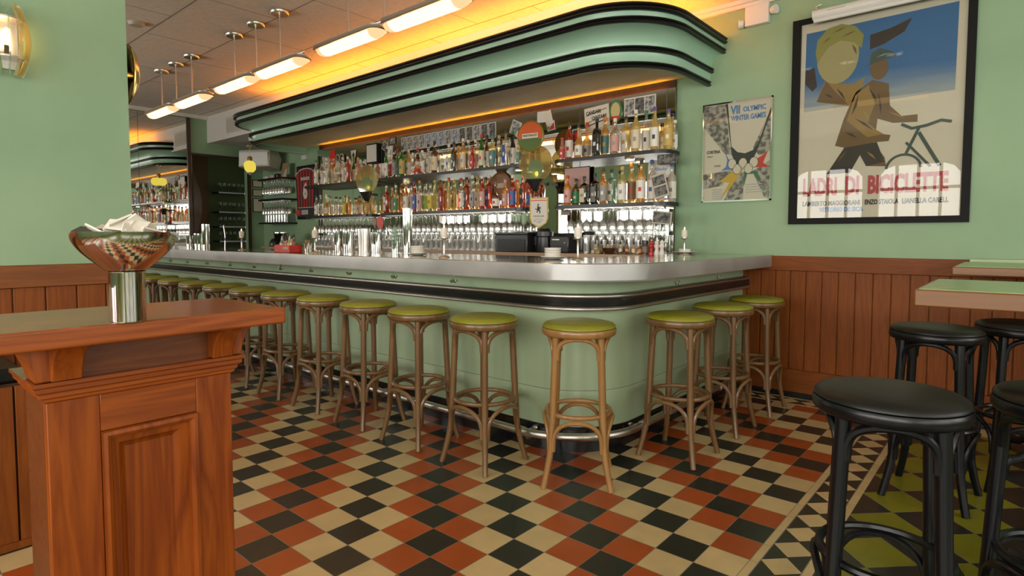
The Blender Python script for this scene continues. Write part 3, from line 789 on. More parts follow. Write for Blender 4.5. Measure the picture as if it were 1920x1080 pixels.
poly_obj([(.80, 2.60), (.92, 2.62), (1.04, 2.66), (1.0, 2.58), (.88, 2.52), (.80, 2.50)], Y1, 'poster_dark', t)
poly_obj([(.39, 2.43), (.45, 2.44), (.47, 2.30), (.44, 2.27), (.39, 2.33)], Y1, 'poster_dark', t)
# a plain rounded face-less bust and a plain walking figure as colour shapes
poly_obj([(.47, 2.14+.05), (.52, 2.33), (.60, 2.30), (.70, 2.28), (.78, 2.32), (.74, 2.20), (.68, 2.13)], Y1, 'poster_ochre', t)
poly_obj([(.47, 2.19), (.53, 2.33), (.58, 2.26), (.68, 2.14)], Y1-.001, 'poster_brown', t)
poly_obj([(a, b) for a, b in [(.60+.135*cos(R(d)), 2.49+.19*sin(R(d))) for d in range(0, 360, 15)]], Y1-.0012, 'poster_skin', t)
poly_obj([(.455, 2.54), (.465, 2.63), (.53, 2.70), (.62, 2.715), (.71, 2.68), (.76, 2.61), (.75, 2.52), (.70, 2.57), (.62, 2.60), (.54, 2.57), (.49, 2.50), (.47, 2.46)], Y1-.002, 'poster_olive', t)
poly_obj([(.55, 1.66), (.66, 1.84), (.60, 1.86), (.65, 2.04), (.72, 2.22), (.82, 2.29), (.92, 2.25), (.93, 2.10), (1.0, 2.02), (1.09, 2.02), (1.09, 1.97), (.95, 1.98), (.86, 2.02), (.85, 1.92), (.94, 1.90), (.93, 1.86), (.84, 1.86), (.91, 1.75), (.92, 1.69), (.80, 1.70), (.76, 1.78), (.70, 1.66)], Y1, 'poster_brown', t)
poly_obj([(.67, 2.03), (.72, 2.20), (.80, 2.26), (.84, 2.12), (.80, 2.0), (.86, 1.94), (.90, 1.91), (.80, 1.90)], Y1-.001, 'poster_ochre', t)
poly_obj([(.55, 1.66), (.66, 1.84), (.86, 1.86), (.91, 1.72), (.80, 1.70), (.76, 1.78), (.70, 1.66)], Y1-.0015, 'poster_dark', t)
poly_obj([(.86+.055*cos(R(d)), 2.36+.075*sin(R(d))) for d in range(0, 360, 24)], Y1-.001, 'poster_brown', t)
poly_obj([(.765, 2.385), (.80, 2.40), (.81, 2.47), (.86, 2.50), (.92, 2.47), (.965, 2.43), (.88, 2.415)], Y1-.002, 'poster_teal', t)
for k, (a, b, c, d, w, mt) in enumerate([(.74, 2.20, .70, 2.06, .012, 'poster_dark'), (.80, 2.24, .86, 2.12, .010, 'poster_dark'), (.86, 2.20, .88, 2.04, .009, 'poster_dark'), (.72, 2.04, .84, 1.94, .012, 'poster_dark'), (.76, 2.10, .82, 2.0, .008, 'poster_olive'), (.66, 1.95, .74, 1.90, .012, 'poster_dark'), (.92, 2.06, 1.02, 2.0, .008, 'poster_ochre'), (.60, 2.27, .66, 2.17, .010, 'poster_dark'), (.52, 2.24, .58, 2.20, .010, 'poster_dark'), (.56, 2.66, .66, 2.69, .008, 'poster_brown'), (.50, 2.60, .56, 2.64, .008, 'poster_brown'), (.62, 2.62, .72, 2.65, .008, 'poster_brown'), (.69, 2.56, .72, 2.48, .012, 'poster_brown'), (.84, 2.44, .93, 2.455, .006, 'poster_blue_pale'), (.80, 1.80, .86, 1.74, .010, 'poster_ochre'), (.62, 1.74, .68, 1.82, .008, 'poster_brown')]):
    L_ = math.hypot(c-a, d-b); nx, nz = -(d-b)/L_*w, (c-a)/L_*w
    poly_obj([(a, b), ((a+c)/2+nx, (b+d)/2+nz), (c, d), ((a+c)/2-nx*.4, (b+d)/2-nz*.4)], Y1-.0026-.00002*k, mt, t, th=.0008)
# plain machine lines on the right of the figure
mm = M()
Yb = Y1-.002
for pts, r_ in [([(1.0, 1.965), (1.06, 1.93), (1.14, 1.94), (1.22, 1.965), (1.275, 1.95)], .011), ([(1.10, 1.93), (1.03, 1.76)], .010), ([(1.10, 1.90), (1.22, 1.67)], .012), ([(1.03, 1.84), (1.17, 1.67)], .009)]:
    mm.tube([(a, Yb, b) for a, b in pts], r_*.9, 6)
mm.tube([(1.02+.10*cos(R(d)), Yb, 1.66+.10*sin(R(d))) for d in range(5, 176, 10)], .008, 6)
mm.xf(Matrix.Translation((0, Yb, 0)) @ Matrix.Diagonal((1, .08, 1, 1)) @ Matrix.Translation((0, -Yb, 0))).obj('print', 'poster_teal', t)
text('LADRI', .1, 'ink_red', (.395, -.0125, 1.512), t, fit=.225, height=.132, bold=.004)
text('DI', .1, 'ink_red', (.675, -.0125, 1.512), t, fit=.085, height=.132, bold=.004)
text('BICICLETTE', .1, 'ink_red', (.815, -.0125, 1.512), t, fit=.455, height=.132, bold=.004)
text('LAMBERTO MAGGIORANI', .03, 'ink_black', (.395, -.0125, 1.433), t, fit=.375, height=.036, bold=.001)
text('ENZO STAIOLA', .03, 'ink_black', (.80, -.0125, 1.433), t, fit=.20, height=.036, bold=.001)
text('LIANELLA CARELL', .03, 'ink_black', (1.02, -.0125, 1.433), t, fit=.255, height=.036, bold=.001)
text('VITTORIO DE SICA', .03, 'ink_blue', (.51, -.0125, 1.388), t, fit=.28, height=.034, bold=.001)
M().box(X0+.05, X1-.04, -.020, -.018, Z0+.04, Z1-.035).obj('glass_pane', 'picture_glass', t, smooth=False)
# tube lamp over it
t = thing('picture_light', 'white tube picture light mounted above the large film poster', 'lamp', (0, WY, 0))
M().tube([(.45, -.085, 2.79), (1.5, -.085, 2.79)], .036, 20).obj('housing', 'white_plastic', t, ang=60)
M().tube([(.46, -.10, 2.745), (1.49, -.10, 2.745)], .014, 12).obj('tube', 'white_plastic', t, ang=60)
for x in (.6, 1.35): M().box(x-.02, x+.02, -.06, 0, 2.808, 2.83).obj('bracket', 'nickel', t)
M().tube([(.47, -.085, 2.82), (.47, -.085, 2.85), (.50, -.08, 2.86)], .006, 8).obj('screw', 'nickel', t)
M().box(.55, .66, -.1225, -.1205, 2.795, 2.800).obj('marking', 'beige_plastic', t, smooth=False)

t = thing('sports_poster', 'slim silver framed winter games poster right of the bottle shelves', 'poster', (0, WY, 0))
X0, X1, Z0, Z1 = -.385, .165, 1.488, 2.285
m = M(); m.box(X0, X1, -.022, 0, Z0, Z0+.012).box(X0, X1, -.022, 0, Z1-.012, Z1).box(X0, X0+.010, -.022, 0, Z0, Z1).box(X1-.010, X1, -.022, 0, Z0, Z1)
m.obj('frame', 'chrome', t)
M().box(X0+.005, X1-.005, -.008, -.001, Z0+.005, Z1-.005).obj('sheet', 'cream_paper', t, smooth=False)
noisy('photo_patch', (.45, .42, .35), (.12, .11, .09), 28, .6, contrast=(.42, .58), detail=6)
Yp = -.0085
poly_obj([(-.375, 2.27), (-.20, 2.27), (-.165, 1.93), (-.10, 1.86), (-.20, 1.87), (-.375, 2.10)], Yp, 'photo_patch', t)
poly_obj([(.155, 2.20), (.155, 1.87), (.07, 1.84), (.02, 1.90)], Yp, 'photo_patch', t)
poly_obj([(-.375, 1.72), (-.19, 1.735), (-.12, 1.76), (-.22, 1.62), (-.375, 1.60)], Yp, 'photo_patch', t)
poly_obj([(-.10, 1.72), (-.20, 1.50), (-.05, 1.50), (-.045, 1.72)], Yp, 'photo_patch', t)
poly_obj([(.02, 1.72), (.155, 1.80), (.155, 1.50), (.11, 1.52)], Yp, 'photo_patch', t)
poly_obj([(-.20, 2.27), (-.185, 2.27), (-.15, 1.93), (-.10, 1.88), (-.04, 1.865), (.02, 1.885), (.06, 1.93), (.15, 2.20), (.155, 2.17), (.045, 1.86), (.0, 1.77), (-.10, 1.77), (-.145, 1.86)], Yp-.001, 'ink_black', t)
plain('print_blue', (.09, .20, .52), .6); plain('print_red', (.60, .04, .03), .6); plain('print_yellow', (.65, .40, .03), .6); plain('print_green', (.03, .17, .07), .6)
poly_obj([(-.20, 1.89), (-.17, 1.83), (-.12, 1.80), (-.12, 1.75), (-.23, 1.74), (-.19, 1.77), (-.18, 1.82)], Yp-.001, 'print_blue', t)
poly_obj([(.135, 1.87), (.08, 1.83), (.02, 1.80), (.02, 1.75), (.15, 1.745), (.10, 1.78)], Yp-.001, 'print_red', t)
poly_obj([(-.11, 1.75), (-.05, 1.745), (-.15, 1.60), (-.24, 1.50), (-.16, 1.64), (-.24, 1.655)], Yp-.001, 'print_yellow', t)
poly_obj([(-.045, 1.72), (.06, 1.72), (.08, 1.63), (.03, 1.70), (-.02, 1.70), (-.045, 1.60)], Yp-.001, 'print_green', t)
for i, (x, z) in enumerate([(-.14, 1.79), (-.055, 1.79), (.03, 1.79), (-.10, 1.745), (-.01, 1.745)]):
    poly_obj([(x+.033*cos(R(d)), z+.040*sin(R(d))) for d in range(0, 360, 20)], Yp-.0018-.0002*i, 'cream_paper', t)
    M().tube([(x+.033*cos(R(d)), Yp-.0022-.0002*i, z+.040*sin(R(d))) for d in range(0, 360, 20)], .0018, 6, closed=True).obj('print', 'ink_black', t)
text('VII', .06, 'ink_blue', (-.162, Yp-.002, 2.185), t, fit=.075, height=.068, bold=.002)
text('OLYMPIC', .04, 'ink_blue', (-.062, Yp-.002, 2.193), t, fit=.175, height=.042, bold=.001)
text('WINTER GAMES', .04, 'ink_blue', (-.158, Yp-.002, 2.13), t, fit=.272, height=.042, bold=.001)
text('CORTINA', .03, 'ink_black', (-.352, Yp-.002, 1.885), t, fit=.112, height=.026, bold=.0005)
text('1956', .02, 'ink_black', (-.285, Yp-.002, 1.775), t, fit=.05, height=.014)
text('ITALY', .02, 'ink_black', (-.345, Yp-.002, 1.855), t, fit=.045, height=.012)
mm = M()
for i in range(5): mm.box(-.30, -.215, Yp-.0025, Yp-.0018, 1.585-.018*i, 1.593-.018*i)
for i in range(4): mm.box(-.03, .10, Yp-.0025, Yp-.0018, 1.615-.02*i, 1.622-.02*i)
mm.obj('print', 'photo_light', t, smooth=False)
M().box(X0+.008, X1-.008, -.016, -.015, Z0+.008, Z1-.008).obj('glass_pane', 'picture_glass', t, smooth=False)

# ------------------------------------------------------------ bottle shelves
def shelf(x0, x1, z, lab, rl=False, rrt=False, depth=.255):
    t = thing('bottle_shelf', lab, 'shelf')
    r = .12; yf = WY-.046-depth; yb = WY-.046
    p = []
    p += ([(x, y) for x, y in arc(x0+r, yf+r, r, 180, 270, 8)] if rl else [(x0, yf)])
    p += ([(x, y) for x, y in arc(x1-r, yf+r, r, 270, 360, 8)] if rrt else [(x1, yf)])
    p = [(x0, yb)]+p+[(x1, yb)]
    M().prism(p, z-.032, z).obj('board', 'satin_black', t, ang=30)
    M().box(x0+.03, x1-.05, yb-.006, yb-.001, z+.0005, z+.006).obj('light_strip', 'led_shelf', t, smooth=False)
    return t
SH = {}
for nm, a, b, rl, rt in (('left', -6.16, -4.66, False, True), ('centre', -4.48, -2.10, True, True), ('right', -1.76, -.575, True, True)):
    for lev, z in (('upper', 1.925), ('lower', 1.497)):
        shelf(a, b, z, '%s black bottle shelf of the %s bay behind the bar' % (lev, nm), rl, rt)
# ---- bottles
def gmat(kind):
    tbl = {'clear': ((.97, .96, .92), .80, (.85, .78, .64)), 'amber': ((1.0, .80, .42), .5, (1.0, .60, .18)), 'red': ((.85, .20, .06), .45, (.75, .09, .02)),
           'orange': ((1.0, .66, .26), .5, (1.0, .46, .08)), 'green': ((.25, .62, .14), .45, (.08, .30, .04)), 'olive': ((.50, .50, .12), .5, (.22, .22, .04)), 'brown': ((.50, .24, .07), .45, (.22, .085, .02)),
           'black': ((.03, .03, .03), .1, (.015, .015, .015)), 'teal': ((.55, .88, .80), .5, (.35, .62, .52)), 'gold': ((1.0, .91, .56), .5, (1.0, .76, .28)),
           'frost': ((.92, .92, .9), .35, (.85, .80, .74)), 'pink': ((.97, .62, .5), .45, (.85, .42, .3)), 'pale': ((.95, .92, .6), .6, (.85, .78, .36))}
    n = 'bottle_'+kind
    if n not in MATS: c, tr, d = tbl[kind]; thin(n, c, .3, tr, d)
    return n
LAB = {'white': (.86, .82, .74), 'cream': (.76, .65, .46), 'beige': (.52, .42, .28), 'grey': (.32, .31, .29), 'black': (.03, .03, .03), 'red': (.55, .04, .03), 'blue': (.06, .12, .38),
       'pink': (.65, .36, .30), 'lime': (.40, .62, .06), 'yellow': (.75, .60, .05), 'teal': (.10, .24, .24), 'green': (.05, .25, .09), 'orange': (.75, .25, .03), 'purple': (.16, .08, .30), 'gold': (.60, .40, .10), 'brown': (.25, .12, .05)}
BM = {}
def bottle_meshes(shape, w, h):
    key = (shape, round(w*200), round(h*100))
    if key in BM: return BM[key]
    r = w/2; n = 20
    if shape == 'round': prof = [(0, 0), (r*.92, 0), (r, .006), (r, h*.61), (r*.93, h*.67), (r*.6, h*.73), (.0145, h*.79), (.013, h*.93), (.0155, h*.935), (.0155, h*.95), (0, h*.95)]
    elif shape == 'tall': prof = [(0, 0), (r*.92, 0), (r, .006), (r, h*.54), (r*.87, h*.62), (r*.45, h*.74), (.013, h*.83), (.012, h*.93), (.015, h*.935), (.015, h*.95), (0, h*.95)]
    elif shape == 'squat': prof = [(0, 0), (r*.9, 0), (r, .008), (r*1.0, h*.40), (r*.9, h*.52), (r*.4, h*.60), (.015, h*.66), (.014, h*.86), (.019, h*.865), (.019, h*.90), (0, h*.90)]
    else: prof = [(0, 0), (r*.94, 0), (r, .005), (r, h*.68), (r*.9, h*.73), (r*.45, h*.77), (.015, h*.80), (.0135, h*.92), (.017, h*.925), (.017, h*.95), (0, h*.95)]
    g = M()
    if shape == 'square':
        rings = []
        for rad, z in prof:
            ring_ = []
            for k in range(n):
                a = 2*pi*k/n; c, s_ = cos(a), sin(a)
                e = 5 if rad > r*.5 else 2
                q = (abs(c)**e+abs(s_)**e)**(-1/e); ring_.append((rad*q*c*.97, rad*q*s_*.8, z))
            rings.append(ring_)
        g.loft(rings, closed=True)
    else: g.lathe(prof, n=n)
    lz0, lz1 = h*.10, h*(.38 if shape == 'squat' else .54 if shape != 'square' else .60)
    lb = M(); a0, a1 = R(-150), R(20)
    if shape == 'square': lb.box(-r*.8, r*.8, -r*.8-.0025, -r*.8-.0008, lz0, lz1)
    else:
        rings = []
        for rad in (r+.0008, r+.002):
            rings.append([(rad*cos(a0+(a1-a0)*i/14), rad*sin(a0+(a1-a0)*i/14), lz0) for i in range(15)]); rings.append([(rad*cos(a0+(a1-a0)*i/14), rad*sin(a0+(a1-a0)*i/14), lz1) for i in range(15)])
        rings = [rings[0], rings[2], rings[3], rings[1], rings[0]]; lb.loft(rings)
    ht = .90 if shape == 'squat' else .95
    cp = M().lathe([(0, 0), (.0165, 0), (.0165, h*(1-ht)+.012), (.012, h*(1-ht)+.016), (0, h*(1-ht)+.016)], (0, 0, h*(ht-.02)), 12)
    # lighter emblem block on the label
    em = M(); lw = r*.45
    zc = (lz0+lz1)/2
    rad = r+.003; em.add([(rad*cos(a), rad*sin(a), z) for z in (zc-h*.05, zc+h*.05) for a in (R(-82), R(-70), R(-58), R(-46))] if shape != 'square' else [(x, -r*.8-.003, z) for z in (zc-h*.05, zc+h*.05) for x in (-lw, -lw/3, lw/3, lw)], [(0, 1, 5, 4), (1, 2, 6, 5), (2, 3, 7, 6)])
    BM[key] = (g.mesh('glass', gmat('clear'), ang=60), lb.mesh('paper_label', 'white_paper', ang=60), cp.mesh('cap', 'gloss_black', ang=40), em.mesh('emblem', 'ink_black', False))
    return BM[key]
def setm(o, name):
    o.material_slots[0].link = 'OBJECT'; o.material_slots[0].material = MATS[name]
def add_bottle(x, y, z, w, h, shape, glass, label, cap, text_lab, group, emblem='grey', rz=0, fill=None):
    r = bpy.data.objects.new('bottle', None); r.empty_display_size = .03; COL.objects.link(r); r.location = (x, y, z); r.rotation_euler = (0, 0, rz)
    tag(r, text_lab, 'bottle', group)
    g, lb, cp, em = bottle_meshes(shape, w, h)
    parts = [('glass', g, gmat(glass)), ('paper_label', lb, 'lab_'+label), ('cap', cp, 'lab_'+cap)]
    for k in (label, cap, emblem): plain('lab_'+k, LAB[k], .45)
    parts.append(('emblem', em, 'lab_'+emblem))
    last = None
    for nm, me, mt in parts:
        o = bpy.data.objects.new(nm, me); COL.objects.link(o)
        if nm == 'emblem': o.parent = last
        else: o.parent = r
        setm(o, mt)
        if nm == 'paper_label': last = o
    return r
CX, CY = 1.6437, -1.8827
# bottle rows: (x, width, height, shape, glass, label, cap, emblem)
rows = {}
rows = {
 'upper right': [
  (-1.686, 2.675, 0.05, 0.205, 'round', 'pink', 'red', 'red', 'white'),
  (-1.663, 2.758, 0.079, 0.36, 'round', 'red', 'white', 'black', 'red'),
  (-1.499, 2.675, 0.071, 0.315, 'squat', 'amber', 'white', 'black', 'grey'),
  (-1.461, 2.758, 0.079, 0.333, 'squat', 'amber', 'grey', 'red', 'black'),
  (-1.299, 2.675, 0.075, 0.333, 'square', 'black', 'black', 'black', 'white'),
  (-1.264, 2.758, 0.071, 0.36, 'round', 'amber', 'teal', 'orange', 'gold'),
  (-1.111, 2.675, 0.079, 0.314, 'round', 'clear', 'pink', 'white', 'grey'),
  (-1.05, 2.758, 0.079, 0.336, 'square', 'gold', 'white', 'black', 'gold'),
  (-0.904, 2.675, 0.079, 0.36, 'round', 'gold', 'cream', 'white', 'grey'),
  (-0.851, 2.758, 0.07, 0.36, 'tall', 'clear', 'white', 'green', 'black'),
  (-0.726, 2.675, 0.074, 0.36, 'tall', 'gold', 'white', 'purple', 'black'),
  (-0.701, 2.758, 0.05, 0.228, 'round', 'amber', 'cream', 'black', 'gold'),
  (-0.602, 2.675, 0.076, 0.325, 'round', 'gold', 'gold', 'purple', 'white'),
  (-0.586, 2.758, 0.05, 0.243, 'round', 'clear', 'white', 'white', 'grey'),
 ],
 'lower right': [
  (-1.621, 2.675, 0.069, 0.273, 'round', 'orange', 'pink', 'red', 'red'),
  (-1.581, 2.758, 0.079, 0.248, 'round', 'olive', 'green', 'black', 'cream'),
  (-1.431, 2.675, 0.079, 0.254, 'square', 'black', 'cream', 'black', 'grey'),
  (-1.369, 2.758, 0.079, 0.284, 'square', 'black', 'grey', 'black', 'white'),
  (-1.227, 2.675, 0.068, 0.312, 'round', 'orange', 'grey', 'black', 'white'),
  (-1.189, 2.758, 0.075, 0.308, 'square', 'teal', 'white', 'black', 'green'),
  (-1.035, 2.675, 0.079, 0.311, 'round', 'pale', 'white', 'gold', 'grey'),
  (-0.987, 2.758, 0.073, 0.353, 'round', 'gold', 'brown', 'orange', 'red'),
  (-0.848, 2.675, 0.079, 0.354, 'round', 'amber', 'white', 'black', 'red'),
  (-0.792, 2.758, 0.079, 0.36, 'round', 'frost', 'white', 'blue', 'blue'),
  (-0.659, 2.675, 0.058, 0.178, 'squat', 'amber', 'cream', 'black', 'brown'),
  (-0.605, 2.758, 0.072, 0.317, 'round', 'frost', 'white', 'blue', 'grey'),
 ],
 'upper centre': [
  (-4.422, 2.758, 0.05, 0.353, 'round', 'clear', 'red', 'white', 'white'),
  (-4.388, 2.675, 0.05, 0.36, 'tall', 'green', 'white', 'black', 'grey'),
  (-4.271, 2.758, 0.05, 0.36, 'tall', 'green', 'teal', 'red', 'white'),
  (-4.23, 2.675, 0.051, 0.36, 'round', 'brown', 'grey', 'black', 'red'),
  (-4.075, 2.675, 0.079, 0.356, 'round', 'green', 'gold', 'black', 'green'),
  (-4.058, 2.758, 0.071, 0.33, 'round', 'amber', 'white', 'white', 'grey'),
  (-3.887, 2.758, 0.059, 0.33, 'round', 'brown', 'white', 'red', 'black'),
  (-3.875, 2.675, 0.054, 0.264, 'squat', 'clear', 'cream', 'cream', 'grey'),
  (-3.705, 2.675, 0.058, 0.278, 'round', 'clear', 'white', 'white', 'gold'),
  (-3.695, 2.758, 0.065, 0.36, 'round', 'clear', 'white', 'black', 'grey'),
  (-3.489, 2.675, 0.079, 0.36, 'round', 'brown', 'cream', 'black', 'gold'),
  (-3.339, 2.758, 0.068, 0.319, 'square', 'clear', 'white', 'white', 'blue'),
  (-3.183, 2.758, 0.05, 0.287, 'round', 'amber', 'cream', 'orange', 'gold'),
  (-3.17, 2.675, 0.061, 0.317, 'square', 'brown', 'teal', 'black', 'white'),
  (-3.025, 2.758, 0.066, 0.336, 'square', 'clear', 'grey', 'white', 'white'),
  (-3.024, 2.675, 0.065, 0.342, 'round', 'amber', 'cream', 'white', 'grey'),
  (-2.914, 2.758, 0.06, 0.332, 'round', 'clear', 'pink', 'cream', 'grey'),
  (-2.882, 2.675, 0.05, 0.247, 'round', 'red', 'red', 'red', 'white'),
  (-2.746, 2.758, 0.05, 0.36, 'tall', 'brown', 'white', 'black', 'grey'),
  (-2.744, 2.675, 0.063, 0.356, 'tall', 'green', 'cream', 'red', 'red'),
  (-2.587, 2.675, 0.07, 0.328, 'round', 'pale', 'teal', 'teal', 'white'),
  (-2.569, 2.758, 0.067, 0.344, 'square', 'clear', 'beige', 'beige', 'brown'),
  (-2.401, 2.675, 0.067, 0.36, 'square', 'clear', 'blue', 'black', 'white'),
  (-2.376, 2.758, 0.057, 0.36, 'tall', 'black', 'white', 'green', 'grey'),
  (-2.235, 2.758, 0.05, 0.222, 'round', 'amber', 'black', 'black', 'orange'),
  (-2.226, 2.675, 0.05, 0.241, 'round', 'pale', 'teal', 'white', 'gold'),
 ],
 'lower centre': [
  (-4.389, 2.675, 0.079, 0.334, 'square', 'red', 'white', 'white', 'red'),
  (-4.384, 2.758, 0.05, 0.315, 'round', 'amber', 'cream', 'white', 'gold'),
  (-4.21, 2.758, 0.061, 0.317, 'square', 'orange', 'orange', 'red', 'gold'),
  (-4.202, 2.675, 0.062, 0.329, 'round', 'gold', 'green', 'white', 'white'),
  (-4.021, 2.758, 0.053, 0.36, 'round', 'clear', 'white', 'blue', 'grey'),
  (-4.012, 2.675, 0.063, 0.357, 'round', 'orange', 'white', 'white', 'grey'),
  (-3.847, 2.675, 0.056, 0.358, 'round', 'red', 'blue', 'blue', 'white'),
  (-3.755, 2.675, 0.058, 0.36, 'round', 'clear', 'pink', 'orange', 'black'),
  (-3.755, 2.758, 0.059, 0.359, 'round', 'clear', 'lime', 'black', 'white'),
  (-3.582, 2.758, 0.05, 0.36, 'tall', 'pale', 'yellow', 'yellow', 'white'),
  (-3.568, 2.675, 0.057, 0.347, 'round', 'clear', 'yellow', 'black', 'red'),
  (-3.405, 2.758, 0.05, 0.309, 'round', 'orange', 'orange', 'orange', 'gold'),
  (-3.394, 2.675, 0.068, 0.342, 'square', 'red', 'grey', 'black', 'red'),
  (-3.254, 2.675, 0.051, 0.36, 'tall', 'gold', 'gold', 'red', 'white'),
  (-3.254, 2.758, 0.067, 0.345, 'round', 'gold', 'gold', 'yellow', 'brown'),
  (-3.059, 2.675, 0.054, 0.343, 'round', 'clear', 'white', 'red', 'red'),
  (-3.055, 2.758, 0.075, 0.36, 'square', 'red', 'grey', 'black', 'white'),
  (-2.891, 2.758, 0.05, 0.36, 'round', 'gold', 'cream', 'gold', 'red'),
  (-2.88, 2.675, 0.053, 0.36, 'round', 'clear', 'grey', 'white', 'black'),
  (-2.737, 2.675, 0.063, 0.348, 'round', 'red', 'pink', 'white', 'white'),
  (-2.716, 2.758, 0.077, 0.36, 'square', 'red', 'purple', 'white', 'white'),
  (-2.54, 2.675, 0.079, 0.273, 'squat', 'brown', 'white', 'brown', 'red'),
  (-2.483, 2.758, 0.075, 0.296, 'round', 'orange', 'pink', 'pink', 'white'),
  (-2.313, 2.758, 0.05, 0.285, 'round', 'orange', 'orange', 'red', 'gold'),
  (-2.308, 2.675, 0.077, 0.324, 'round', 'red', 'blue', 'white', 'red'),
  (-2.174, 2.758, 0.05, 0.237, 'round', 'red', 'blue', 'red', 'white'),
  (-2.17, 2.675, 0.06, 0.32, 'square', 'red', 'black', 'pink', 'orange'),
 ],
 'upper left': [
  (-6.01, 2.675, 0.067, 0.36, 'round', 'clear', 'white', 'green', 'grey'),
  (-6.0, 2.758, 0.078, 0.36, 'round', 'clear', 'white', 'green', 'blue'),
  (-5.743, 2.675, 0.055, 0.36, 'round', 'clear', 'white', 'white', 'grey'),
  (-5.739, 2.758, 0.066, 0.36, 'round', 'gold', 'cream', 'orange', 'gold'),
  (-5.494, 2.675, 0.079, 0.36, 'squat', 'clear', 'beige', 'brown', 'grey'),
  (-5.473, 2.758, 0.07, 0.357, 'round', 'clear', 'white', 'white', 'brown'),
  (-5.22, 2.675, 0.079, 0.339, 'square', 'red', 'white', 'white', 'red'),
  (-5.209, 2.758, 0.056, 0.34, 'tall', 'green', 'cream', 'green', 'gold'),
  (-4.989, 2.675, 0.074, 0.306, 'round', 'pink', 'pink', 'orange', 'white'),
  (-4.98, 2.758, 0.05, 0.265, 'tall', 'green', 'yellow', 'white', 'green'),
 ],
 'lower left': [
  (-6.043, 2.758, 0.062, 0.298, 'round', 'clear', 'white', 'white', 'blue'),
  (-6.015, 2.675, 0.064, 0.279, 'round', 'clear', 'white', 'blue', 'grey'),
  (-5.767, 2.758, 0.066, 0.259, 'round', 'clear', 'white', 'grey', 'grey'),
  (-5.753, 2.675, 0.079, 0.293, 'squat', 'amber', 'cream', 'white', 'gold'),
  (-5.542, 2.758, 0.052, 0.236, 'round', 'clear', 'white', 'black', 'brown'),
  (-5.509, 2.675, 0.054, 0.243, 'round', 'clear', 'cream', 'black', 'grey'),
  (-5.329, 2.758, 0.079, 0.239, 'square', 'amber', 'orange', 'orange', 'gold'),
  (-5.328, 2.675, 0.05, 0.248, 'round', 'pale', 'yellow', 'yellow', 'gold'),
  (-5.085, 2.758, 0.079, 0.241, 'round', 'amber', 'white', 'black', 'orange'),
  (-5.067, 2.675, 0.055, 0.211, 'round', 'gold', 'cream', 'black', 'brown'),
  (-4.812, 2.675, 0.061, 0.2, 'round', 'amber', 'gold', 'orange', 'white'),
  (-4.788, 2.758, 0.073, 0.252, 'square', 'gold', 'white', 'white', 'gold'),
 ],
}
DESC = {'clear': 'clear', 'amber': 'amber', 'red': 'deep red', 'orange': 'orange', 'green': 'green', 'olive': 'olive green', 'brown': 'brown', 'black': 'black', 'teal': 'pale teal', 'gold': 'golden', 'frost': 'frosted white', 'pink': 'pink', 'pale': 'pale yellow'}
for bay, lst in rows.items():
    lev, side = bay.split()
    z = 1.925 if lev == 'upper' else 1.497
    n = len(lst)
    for i, (x, y, w, h, shape, glass, label, cap, emb) in enumerate(lst):
        if i+1 <= (n+1)//2: pos = (ORD[i+1]+' from the left') if i else 'leftmost'
        else: pos = (ORD[n-i]+' from the right') if i < n-1 else 'rightmost'
        add_bottle(x, y, z, w, h, shape, glass, label, cap, '%s bottle with %s label, %s on the %s %s shelf' % (DESC[glass], label, pos, lev, side), 'bottles on the %s %s shelf' % (lev, side), emb, rz=-.25)

# ------------------------------------------------------------ glasses
def goblet_mesh(h, rb, rf):
    # stands on its foot at z=0
    p = [(0, 0), (rf, 0), (rf, .003), (.005, .008), (.004, h*.42), (.012, h*.47), (rb*.8, h*.58), (rb, h*.72), (rb*.9, h), (rb*.9-.0015, h), (rb-.002, h*.72), (rb*.75, h*.60), (0, h*.50)]
    return M().lathe(p, n=14, cap=False).mesh('glass', 'hazy_glass', ang=60)
GOB = goblet_mesh(.20, .040, .034)
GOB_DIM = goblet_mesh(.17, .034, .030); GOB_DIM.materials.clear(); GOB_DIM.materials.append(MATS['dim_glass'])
def tumbler_mesh(h, r): return M().lathe([(0, 0), (r*.85, 0), (r, h), (r-.002, h), (r*.8, .012), (0, .012)], n=14, cap=False).mesh('glass', 'hazy_glass', ang=60)
TUM = tumbler_mesh(.115, .036); HIB = tumbler_mesh(.16, .032)
def place(me, name, x, y, z, lab, cat, grp, flip=False, rz=0):
    o = bpy.data.objects.new(name, me); COL.objects.link(o); o.location = (x, y, z)
    if flip: o.rotation_euler = (pi, 0, rz)
    return tag(o, lab, cat, grp)
bays = (('left', -5.98, -4.86), ('centre', -4.28, -2.25), ('right', -1.56, -.72))
for nm, a, b in bays:
    # racks under the shelf, stems hanging in them
    t = thing('glass_rack', 'metal hanging rack for stemmed glasses under the %s bay of shelves' % nm, 'rack')
    m = M()
    k = 0; x = a-.045
    while x < b+.05: m.box(x-.004, x+.004, 2.60, 2.81, 1.452, 1.4645); x += .09
    m.box(a-.05, b+.05, 2.60, 2.612, 1.4575, 1.4645); m.obj('rails', 'nickel', t, smooth=False)
    x = a; i = 0
    while x <= b:
        for yy_ in ((2.65, 2.75) if i % 2 == 0 else (2.66, 2.77)):
            place(GOB, 'wine_glass', x, yy_, 1.4555, 'stemmed glass hanging upside down from the rack under the %s bay' % nm, 'glass', 'hanging glasses of the %s bay' % nm, True)
        x += .09; i += 1
